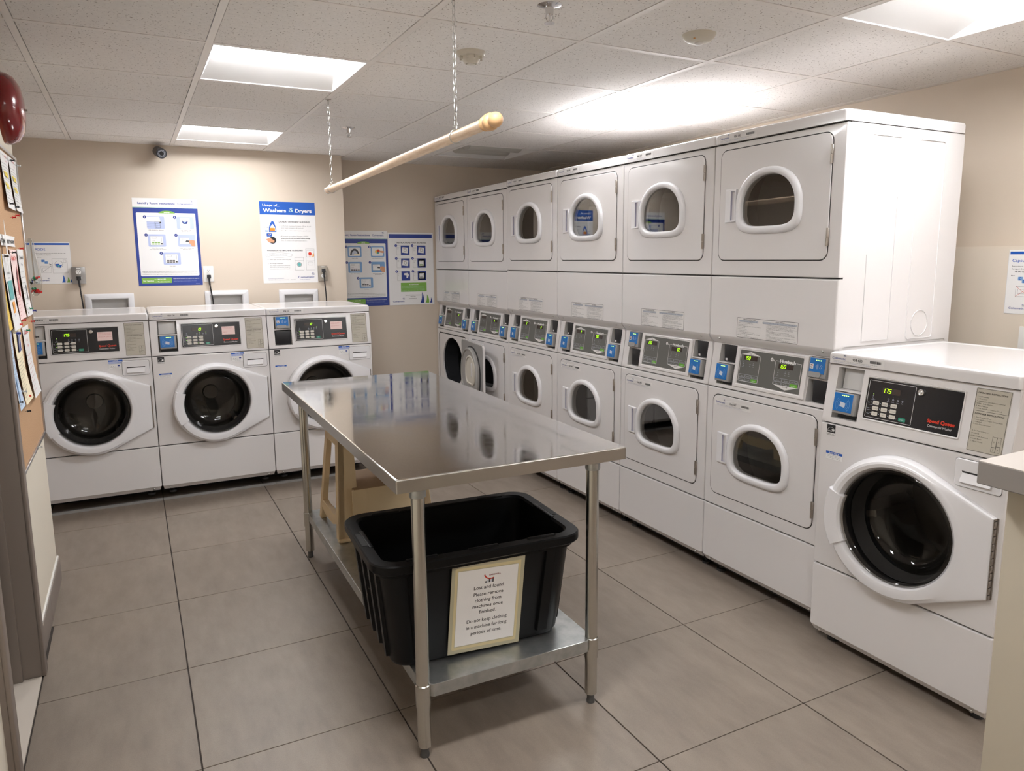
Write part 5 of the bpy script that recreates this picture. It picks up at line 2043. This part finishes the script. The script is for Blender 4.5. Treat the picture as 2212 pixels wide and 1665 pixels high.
# ------------------------------------------------------------------ bell
t = thing('alarm_bell', 'red fire alarm bell at the top left above the cork board', 'bell', (-.412, 3.255, 2.033))
m = MB()
m.lathe([(0, .075), (.004, .124), (.004, .130), (0, .130)], SCREW, axis='x', n=12)
ob('bolt', m.mesh('bolt'), t)
m = MB()
m.lathe([(.112, .050), (.121, .052), (.124, .060), (.121, .078), (.108, .098), (.080, .114), (.040, .121), (.0, .123)], REDP, axis='x', n=48)
m.lathe([(.112, .050), (.116, .062), (.104, .088), (.07, .106), (.0, .112)], REDP, axis='x', n=48)
ob('gong', m.mesh('gong', 50), t)
m = MB()
m.box(0, .055, -.052, .052, -.055, .055, BLACK, bev=.006)
m.box(.055, .105, -.02, .02, -.03, .02, BLACK, bev=.004)
ob('mechanism', m.mesh('mech'), t)

# ------------------------------------------------------------------ cork board
BY0, BZ0, BW, BH = 3.052, .728, .815, 1.205
t = thing('notice_board', 'cork notice board in an aluminium frame on the left wall', 'notice board', (-.412, BY0, BZ0), pi / 2)
m = MB()
m.box(.004, BW - .004, -.012, 0, .004, BH - .004, CORK)
ob('cork_panel', m.mesh('cork'), t)
for nm, a in (('frame', (0, .012, -.019, 0, 0, BH)), ('frame', (BW - .012, BW, -.019, 0, 0, BH)), ('frame', (.012, BW - .012, -.019, 0, 0, .012)), ('frame', (.012, BW - .012, -.019, 0, BH - .012, BH))):
    m = MB()
    m.box(*a, ALU, bev=.0015, seg=1)
    ob(nm, m.mesh('frame'), t)


def sheet(name, label, y0, w_, ztop, h_, col, fn, curl=.02, lift=.003, slant=0.0, cat='paper', grp='papers pinned on the cork board'):
    p = PR(thick=.0003)
    k = 14
    for i in range(k):
        z0, z1 = h_ * i / k, h_ * (i + 1) / k
        p.face([(0, -.0003, z0), (w_, -.0003, z0), (w_, -.0003, z1), (0, -.0003, z1)], col)
    if fn:
        fn(p, w_, h_)
    for v in p.bm.verts:
        tt = max(0.0, 1 - v.co.z / h_)
        v.co.y -= lift + curl * tt ** 2.2 * (0.6 + 0.4 * v.co.x / w_) + .004 * sin(3.2 * v.co.x / w_ + 2 * tt)
        v.co.x += slant * tt
    return thing(name, label, cat, (-.412 + .0125, y0, ztop - h_), pi / 2, grp, p.mesh(name))


def lines(p, w_, h_, z1, z0, n, m, seed=1, x0=.01, size=.0055):
    rnd = random.Random(seed)
    words_ = ('please note the laundry room hours', 'for the use of all residents', 'doors close at ten', 'keep the room clean and tidy', 'remove items promptly', 'thank you for your help', 'contact the office', 'community event this week')
    for i in range(n):
        z = z1 - (z1 - z0) * i / max(n - 1, 1)
        p.text(rnd.choice(words_), x0, z, size, m, 2, 'l', .01, res=1, width=(w_ - 2 * x0) * rnd.uniform(.5, 1))


def doc(p, w_, h_, seed=1):
    p.text('NOTICE', w_ / 2, h_ * .90, .013, RED, 2, 'c', .02)
    p.text('to residents', w_ / 2, h_ * .83, .010, PINKINK, 2, 'c')
    p.rect(.01, h_ * .93, w_ - .02, .0012, INK, 2)
    lines(p, w_, h_, h_ * .77, h_ * .12, 13, DGREY, seed)
    for i, zz in enumerate((.60, .56, .40, .36)):
        p.rect(.03 + .02 * (i % 2), h_ * zz, w_ * .5, .010, HILITE, 1)
    p.rect(.01, h_ * .18, w_ - .02, .0012, INK, 2)
    p.rect(.01, h_ * .10, w_ - .02, .0012, INK, 2)


sheet('pinned_notice', 'highlighted notice at the top right corner of the cork board', 3.62, .232, 1.915, .215, PAPER, lambda p, w_, h_: doc(p, w_, h_, 2), .012)
sheet('pinned_notice', 'highlighted notice left of the top right one, under the bell', 3.39, .225, 1.912, .215, PAPER, lambda p, w_, h_: doc(p, w_, h_, 5), .012)
def strip(p, w_, h_):
    p.text('COMMUNITY NEWS', .015, .010, .020, INK, 2, 'l', .04, width=w_ - .03)
sheet('pinned_strip', 'white strip of paper with large black lettering', 3.14, .42, 1.593, .040, PAPER, strip, .002)
def teal(p, w_, h_):
    p.text('SAVE THE DATE', .05, h_ * .74, .012, DGREY, 2, 'l', .02)
    p.text('open house', .05, h_ * .68, .010, DGREY, 2)
    p.rect(.03, h_ * .40, w_ * .72, h_ * .25, TEAL, 1)
    p.rect(.07, h_ * .22, w_ * .45, h_ * .15, ORANGE, 1)
    p.rect(.09, h_ * .12, w_ * .35, h_ * .08, LILAC, 1)
    p.rect(.10, h_ * .06, w_ * .3, h_ * .04, MIDBLUE, 1)
    p.line(.07, h_ * .95, .07, h_ * .85, .002, INK, 2)
sheet('pinned_flyer', 'white flyer with teal and orange blocks', 3.165, .200, 1.523, .275, PAPER, teal, .018)
def yel(p, w_, h_):
    p.shape([(w_ * .3, h_ * .45), (w_ * .7, h_ * .45), (w_ * .6, h_ * .8), (w_ * .4, h_ * .8)], ORANGE, 1)
    lines(p, w_, h_, h_ * .38, h_ * .05, 7, DGREY, 8)
sheet('pinned_flyer', 'yellow flyer at the left edge of the board by the door frame', 3.067, .100, 1.520, .262, YELLOW, yel, .012)
def pinkf(p, w_, h_):
    p.text('Red Sign', .02, h_ * .85, .022, RED, 2, 'l', .03, width=w_ * .6)
    p.shape([(w_ * .5, h_ * .35), (w_ * .85, h_ * .30), (w_ * .9, h_ * .6), (w_ * .75, h_ * .78), (w_ * .55, h_ * .6)], PINKINK, 1)
    lines(p, w_, h_, h_ * .40, h_ * .06, 8, PINKINK, 3)
sheet('pinned_flyer', 'pink flyer with a red picture', 3.365, .195, 1.542, .268, ROSE, pinkf, .014)
def wht(p, w_, h_):
    p.text('Creative Kids', .03, h_ * .86, .018, DGREY, 2, 'l', .03, .2, width=w_ * .7)
    p.text('Program', .05, h_ * .76, .014, DGREY, 2, 'l', .02)
    p.rect(w_ * .62, h_ * .12, w_ * .18, h_ * .34, DGREY, 1)
    lines(p, w_, h_, h_ * .66, h_ * .10, 8, DGREY, 4)
    p.text('Registration', .03, h_ * .04, .013, INK, 2, 'l', .02)
sheet('pinned_flyer', 'white flyer with a dark upright block, right end of the middle row', 3.575, .200, 1.545, .272, PAPER, wht, .016)
def blu(p, w_, h_):
    for i in range(3):
        p.disc(w_ * (.2 + .3 * i), h_ * .9, .020, PALEBLUE, 1)
    lines(p, w_, h_, h_ * .80, h_ * .06, 16, DGREY, 6)
    p.rect(w_ * .2, h_ * .1, w_ * .2, h_ * .3, MIDBLUE, 1)
sheet('pinned_flyer', 'pale blue sheet at the left of the bottom row', 3.068, .124, 1.256, .285, SKYP, blu, .02, slant=.01)
def crm(p, w_, h_):
    p.shape([(w_ * .3, h_ * .68), (w_ * .8, h_ * .68), (w_ * .8, h_ * .93), (w_ * .4, h_ * .95)], NAVY, 1)
    p.shape([(w_ * .4, h_ * .70), (w_ * .5, h_ * .70), (w_ * .6, h_ * .9), (w_ * .5, h_ * .9)], BTN, 2)
    lines(p, w_, h_, h_ * .60, h_ * .05, 14, DGREY, 7)
sheet('pinned_flyer', 'cream sheet with a dark blue picture in the bottom row', 3.215, .205, 1.250, .285, CREAM, crm, .022, slant=.012)
def wrd(p, w_, h_):
    p.text('LOST CAT', .04, h_ * .90, .018, RED, 2, 'l', .05, width=w_ * .6)
    p.text('call', .06, h_ * .80, .016, RED, 2, 'l', .04)
    p.text('5 pm', .06, h_ * .72, .015, RED, 2, 'l', .04)
    lines(p, w_, h_, h_ * .60, h_ * .10, 9, PINKINK, 9, size=.006)
sheet('pinned_flyer', 'white sheet with red handwriting at the right of the bottom row', 3.475, .200, 1.236, .290, PAPER, wrd, .022, slant=.03)
m = MB()
pts0 = [(.0, 0), (.012, .06), (.016, .10), (.012, .14), (0, .19)]
m.loft([[(x, -.014 - .001 * k, z) for x, z in pts0 + [(-x, z) for x, z in pts0[-2:0:-1]]] for k in (0, 1)], PAPER, True, True)
thing('paper_loop', 'white paper teardrop hanging over the lettered strip', 'paper', (-.40, 3.215, 1.455), pi / 2, None, m.mesh('paper_loop'))

def pin(mt):
    def go():
        m = MB()
        m.lathe([(0, 0), (.0006, 0), (.0006, -.006), (.0052, -.007), (.0052, -.0085), (.0028, -.0095), (.0026, -.016), (.0045, -.018), (.0045, -.020), (0, -.0205)], mt, axis='y', n=12)
        return m.mesh('push_pin', 40)
    return cached(('pin', mt.name), go)
PB = mat('pin_black', (.02, .02, .025), .3)
PRd = mat('pin_red', srgb(200, 30, 30), .3)
PBl = mat('pin_blue', srgb(40, 60, 150), .3)
PGr = mat('pin_green', srgb(30, 130, 90), .3)
PCl = mat('pin_clear', srgb(200, 205, 205), .15)
PINS = (
    (PB, 3.615, 1.895, 'black push pin between the two highlighted notices, at their top'),
    (PB, 3.44, 1.715, 'black push pin at the foot of the left highlighted notice'),
    (PB, 3.60, 1.712, 'black push pin at the foot of the right highlighted notice'),
    (PB, 3.150, 1.515, 'black push pin at the top left of the teal and orange flyer'),
    (PB, 3.36, 1.530, 'black push pin at the top of the pink flyer'),
    (PB, 3.10, 1.0, 'black push pin at the foot of the pale blue sheet'),
    (PB, 3.28, .935, 'dark push pin in bare cork below the cream sheet'),
    (PB, 3.80, 1.17, 'black push pin at the right frame, below the blue one'),
    (PRd, 3.47, 1.665, 'red push pin in bare cork, the lower left of two'),
    (PRd, 3.58, 1.678, 'red push pin in bare cork, the upper right of two'),
    (PRd, 3.59, 1.548, 'red push pin at the top of the right white flyer'),
    (PRd, 3.32, 1.262, 'red push pin between the cream and the pale blue sheets, at their top'),
    (PRd, 3.70, 1.246, 'red push pin at the top right of the sheet with red handwriting'),
    (PRd, 3.43, 1.270, 'red push pin below the pink flyer'),
    (PRd, 3.33, .985, 'red push pin at the foot of the cream sheet'),
    (PBl, 3.235, 1.235, 'blue push pin in the picture of the cream sheet'),
    (PBl, 3.80, 1.285, 'blue push pin at the right frame of the board'),
    (PGr, 3.70, 1.300, 'green push pin at the foot of the right white flyer'),
    (PGr, 3.52, 1.222, 'green push pin at the top of the sheet with red handwriting'),
    (PCl, 3.80, 1.895, 'clear push pin at the top right of the right highlighted notice'),
    (PCl, 3.22, 1.02, 'clear push pin at the left edge of the cream sheet'),
    (PCl, 3.50, .745, 'clear push pin in the bottom frame of the board'))
for mt, y, z, lb in PINS:
    thing('push_pin', lb, 'pin', (-.412 + .018, y, z), pi / 2, 'push pins on the cork board', pin(mt))
# small bag of pins hanging at the edge of the board
t = thing('pin_bag', 'small clear plastic bag of push pins hung at the right edge of the board', 'bag', (-.380, 3.895, 1.345))
t.scale = (1.25, 1.25, 1.2)
m = MB()
rnd = random.Random(4)
lps = []
for i, (s_, z) in enumerate(((.006, .21), (.012, .19), (.020, .15), (.028, .10), (.032, .05), (.026, .015), (.006, .0))):
    lps.append([((s_ * .8 + rnd.uniform(-.003, .003)) * cos(2 * pi * j / 12), (s_ + rnd.uniform(-.004, .004)) * sin(2 * pi * j / 12), z) for j in range(12)])
m.loft(lps, BAGM, True, True)
ob('film', m.mesh('film', 30), t)
for i in range(12):
    mt = (PRd, PB, PGr, PCl, PRd)[i % 5]
    o = ob('pin', pin(mt), t, (rnd.uniform(-.008, .008), rnd.uniform(-.008, .014), rnd.uniform(.014, .07)), (rnd.uniform(-.8, .8), rnd.uniform(0, 3), rnd.uniform(-.6, .6)))
# white plate at the right wall
m = MB()
m.box(0, .075, -.006, 0, 0, .115, OUTW, bev=.002)
t = thing('blank_plate', 'white wall plate at the right picture edge above the near washer', 'plate', (3.385, 1.79, 1.075), -pi / 2, None, m.mesh('blank_plate'))

# ------------------------------------------------------------------ steel work table
TX0, TX1, TY0, TY1, TZ = .609, 1.372, 1.862, 3.700, .8985
t = thing('work_table', 'stainless steel work table with round legs and a galvanised lower shelf', 'table', ((TX0 + TX1) / 2, (TY0 + TY1) / 2, 0), radians(-.7))
hx, hy = (TX1 - TX0) / 2, (TY1 - TY0) / 2
m = MB()
def sq(a, z, rad):
    return [(x, y, z) for x, y in rr2(-hx + a, hx - a, -hy + a, hy - a, rad, True, 3)]
m.loft([sq(.004, TZ, .003), sq(.0035, TZ - .0002, .003), sq(.001, TZ - .0015, .004), sq(0, TZ - .004, .004), sq(0, TZ - .040, .004), sq(.002, TZ - .0405, .004), sq(.0025, TZ - .004, .004)],
       [STEEL, STEEL, EDGE, EDGE, EDGE, EDGE], True, False)
m.box(-hx + .01, hx - .01, -hy + .01, hy - .01, TZ - .012, TZ - .006, EDGE)
ob('tabletop', m.mesh('tabletop', 0), t)
for sx in (-1, 1):
    m = MB()
    m.box(sx * .27 - .03, sx * .27 + .03, -hy + .06, hy - .06, TZ - .032, TZ - .012, GALV)
    ob('channel', m.mesh('channel'), t)
LX, LY = .298, .852
def leg():
    m = MB()
    m.lathe([(0, .035), (.0205, .035), (.0205, TZ - .05), (.0, TZ - .05)], PIPE, n=32)
    return m.mesh('leg', 40)
def legtop():
    m = MB()
    m.lathe([(.0215, TZ - .080), (.0245, TZ - .078), (.0245, TZ - .056), (.030, TZ - .05), (.030, TZ - .034), (0, TZ - .034)], GALV, n=32)
    return m.mesh('socket', 40)
def legcol():
    m = MB()
    m.lathe([(.0210, .165), (.0232, .166), (.0238, .236), (.0210, .238)], PIPE, n=32)
    m.box(-.004, .004, .020, .027, .17, .232, PIPE, bev=.001)
    return m.mesh('collar', 40)
def legfoot():
    m = MB()
    m.lathe([(.0205, .060), (.0195, .050), (.017, .036), (.0125, .034), (.0125, .010), (.014, .008), (.014, 0), (0, 0)], RUBBERG, n=24)
    return m.mesh('foot', 40)
RUBBERG = mat('foot_grey', (.09, .09, .09), .4, .5)
for sx in (-1, 1):
    for sy in (-1, 1):
        l = ob('leg', cached('leg', leg), t, (sx * LX, sy * LY, 0))
        ob('socket', cached('legtop', legtop), l)
        ob('collar', cached('legcol', legcol), l, (0, 0, 0), (0, 0, pi if sy > 0 else 0))
        ob('foot', cached('legfoot', legfoot), l)
m = MB()
SX, SY, SZ = .302, .872, .238
c_ = .030
oct_ = [(-SX + c_, -SY), (SX - c_, -SY), (SX, -SY + c_), (SX, SY - c_), (SX - c_, SY), (-SX + c_, SY), (-SX, SY - c_), (-SX, -SY + c_)]
def o8(s_, z):
    return [(x - math.copysign(s_, x), y - math.copysign(s_, y), z) for x, y in oct_]
m.loft([o8(.003, SZ), o8(.0006, SZ - .001), o8(0, SZ - .004), o8(0, SZ - .040), o8(.003, SZ - .040), o8(.003, SZ - .005)], GALV, True)
ob('shelf', m.mesh('shelf', 30), t)

# ------------------------------------------------------------------ black storage bin with its notice
BINX, BINY = .925, 2.205
BR = radians(-3.2)
t = thing('storage_bin', 'large open black plastic bin on the lower shelf of the steel table', 'bin', (BINX, BINY, .239), BR)
def bl_(wx, wy, z, rad):
    return [(x, y, z) for x, y in rr2(-wx, wx, -wy, wy, rad, True, 6)]
m = MB()
HB = .365
m.loft([bl_(.270, .170, 0, .05), bl_(.282, .182, .004, .055), bl_(.290, .190, .02, .055), bl_(.322, .222, HB - .050, .06), bl_(.324, .224, HB - .046, .06), bl_(.334, .234, HB - .046, .065), bl_(.336, .236, HB - .006, .065),
        bl_(.334, .234, HB - .002, .065), bl_(.315, .214, HB - .002, .05), bl_(.310, .209, HB - .008, .05), bl_(.282, .182, .02, .05), bl_(.265, .165, .008, .045)], BINM, True, True)
ob('tub', m.mesh('tub', 35), t)
m = MB()
m.loft([bl_(.336, .236, HB - .034, .065), bl_(.346, .248, HB - .032, .075), bl_(.352, .254, HB - .026, .078), bl_(.352, .254, HB - .004, .078), bl_(.348, .250, HB, .076),
        bl_(.316, .216, HB, .052), bl_(.314, .214, HB - .004, .05), bl_(.335, .235, HB - .006, .06)], BINM)
for sx in (-1, 1):   # handle slots in the rim
    m.box(sx * .334 - .009, sx * .334 + .009, -.055, .055, HB - .001, HB + .0015, GAP)
    m.box(sx * .318 - .008, sx * .318 + .006, -.075, .075, HB - .012, HB + .003, BINM, bev=.003)
for x, y in ((-.2, -1), (.0, -1), (.2, -1), (-.2, 1), (.2, 1)):
    m.box(x - .05, x + .05, y * .221 - .008, y * .221 + .008, HB - .010, HB + .003, BINM, bev=.003)
ob('rim', m.mesh('rim', 35), t)
def ribat(x0, y0, x1, y1, z0, z1, rz, s_=1.0):
    m = MB()
    cs, sn = cos(rz), sin(rz)
    lp = []
    for (px, py, z) in ((x0, y0, z0), (x1, y1, z1)):
        lp.append([(px + (a * s_) * cs - b_ * sn, py + (a * s_) * sn + b_ * cs, z) for a, b_ in ((-.016, .006), (-.012, -.009), (.012, -.009), (.016, .006))])
    m.loft(lp, BINM, True, True)
    ob('rib', m.mesh('rib', 30), t)
zt_ = HB - .044
for x in (-.23, .235):
    ribat(x * .90, -.193, x, -.222, .03, zt_, 0, 1.4)
    ribat(x * .90, .193, x, .222, .03, zt_, pi, 1.4)
for y in (-.15, -.05, .05, .15):
    ribat(-.292, y * .87, -.322, y, .03, zt_, -pi / 2)
    ribat(.292, y * .87, .322, y, .03, zt_, pi / 2)
# notice taped on the bin
p = PR(.216, .279, PAPER, .0004)
p.ring(.116, .254, .020, .024, RED, 1, 195, 300, 12)
p.text('CRESSWELL', .110, .243, .0065, REDP, 2, 'l', .03, width=.040)
for i, hh in enumerate((.006, .010, .013, .011, .015)):
    p.rect(.098 + .006 * i, .219, .005, hh, LGREY if i % 2 else DGREY, 1)
TXT_ = ['Lost and found', 'Please remove', 'clothing from', 'machines once', 'finished.', 'Do not keep clothing', 'in a machine for long', 'periods of time.']
for s_, z, wd in zip(TXT_, (.200, .177, .156, .135, .114, .085, .063, .041), (.102, .101, .090, .104, .058, .138, .140, .106)):
    p.text(s_, .112, z, .0165, DGREY, 2, 'c', .012, res=3, width=wd)
y = -(p.lay + .0004)
for (x0, z0, w_, h_, mt) in ((-.016, -.016, .248, .024, TAPED), (-.016, .271, .248, .024, TAPED), (-.016, -.016, .022, .31, TAPED), (.210, -.012, .022, .31, TAPED),
                             (-.002, -.003, .221, .008, TAPE), (-.002, .274, .221, .008, TAPE), (-.004, .0, .008, .280, TAPE), (.211, .0, .008, .280, TAPE)):
    yy_ = y - (.0003 if mt is TAPE else 0)
    p.face([(x0, yy_, z0), (x0 + w_, yy_ - .0001, z0 - .002), (x0 + w_, yy_, z0 + h_), (x0, yy_, z0 + h_ + .001)], mt)
me_ = p.mesh('notice')
n_ = thing('taped_notice', 'white lost and found notice taped on the front of the black bin', 'sign', (0, 0, 0), 0, None, me_)
tl = -math.atan2(.032, .30)
loc = Matrix.Translation((BINX, BINY, .239)) @ Matrix.Rotation(BR, 4, 'Z') @ Matrix.Translation((-.103, -.1990, .032)) @ Matrix.Rotation(radians(6.2), 4, 'X') @ Matrix.Rotation(radians(2.0), 4, 'Y')
n_.matrix_world = loc

# ------------------------------------------------------------------ beige plastic step stool on the shelf
t = thing('step_stool', 'beige plastic step stool standing on the table shelf behind the bin', 'stool', (.965, 3.36, .239))
def prism(m, pts, x0, x1, mt, sh=0.0, inn=None):
    """extrude a (y,z) outline along x; x shears outward towards the foot"""
    f0 = [(x0 + sh * (1 - z / .55), y, z) for y, z in pts]
    f1 = [(x1 + sh * (1 - z / .55), y, z) for y, z in pts]
    m.loft([f0, f1], mt, True, True)
for sx in (-1, 1):
    m = MB()
    xa, xb = (-.190, -.165) if sx < 0 else (.165, .190)
    sh = -.035 if sx < 0 else .035
    # front and rear legs lean together towards the top (A shape)
    prism(m, [(-.205, 0), (-.150, 0), (-.070, .52), (-.125, .52)], xa, xb, BEIGE, sh)
    prism(m, [(.150, 0), (.190, 0), (.095, .52), (.050, .52)], xa, xb, BEIGE, sh)
    prism(m, [(-.178, .105), (-.160, .070), (-.08, .045), (.08, .045), (.160, .070), (.165, .105), (.08, .095), (-.08, .095)], xa, xb, BEIGE, sh)
    prism(m, [(-.118, .42), (.092, .42), (.080, .53), (-.112, .53)], xa, xb, BEIGE, sh)
    ob('side_frame', m.mesh('side_frame', 30), t)
    m = MB()   # wide front flange of each side, seen as a column
    w0, w1 = (-.190, -.128) if sx < 0 else (.128, .190)
    def cl(z, s_):
        a, b_ = (w0 - s_, w1) if sx < 0 else (w0, w1 + s_)
        y = -.205 + .080 * z / .52
        return [(a, y, z), (b_, y, z), (b_, y + .018, z), (a, y + .018, z)]
    m.loft([cl(0, .040), cl(.27, .02), cl(.52, .0)], BEIGE, True, True)
    m.box((w0 - .040) if sx < 0 else w0, w1 if sx < 0 else w1 + .040, -.222, -.185, 0, .012, BEIGE, bev=.003)
    ob('front_leg', m.mesh('front_leg', 30), t)
m = MB()
m.box(-.205, .205, -.130, .105, .515, .545, BEIGE, bev=.008)
ob('top_step', m.mesh('top_step', 40), t)
m = MB()
m.box(-.150, .175, -.200, .10, .222, .232, mat('tread', srgb(150, 122, 92), .7), bev=.002)
ob('tread', m.mesh('tread', 30), t, label='worn brown tread of the lower step')
for y0, y1, z0 in ((-.202, -.188, .095), (.100, .113, .13)):
    m = MB()
    m.box(-.158, .185, y0, y1, z0, .230, BEIGE, bev=.004)
    ob('step_panel', m.mesh('step_panel', 30), t)
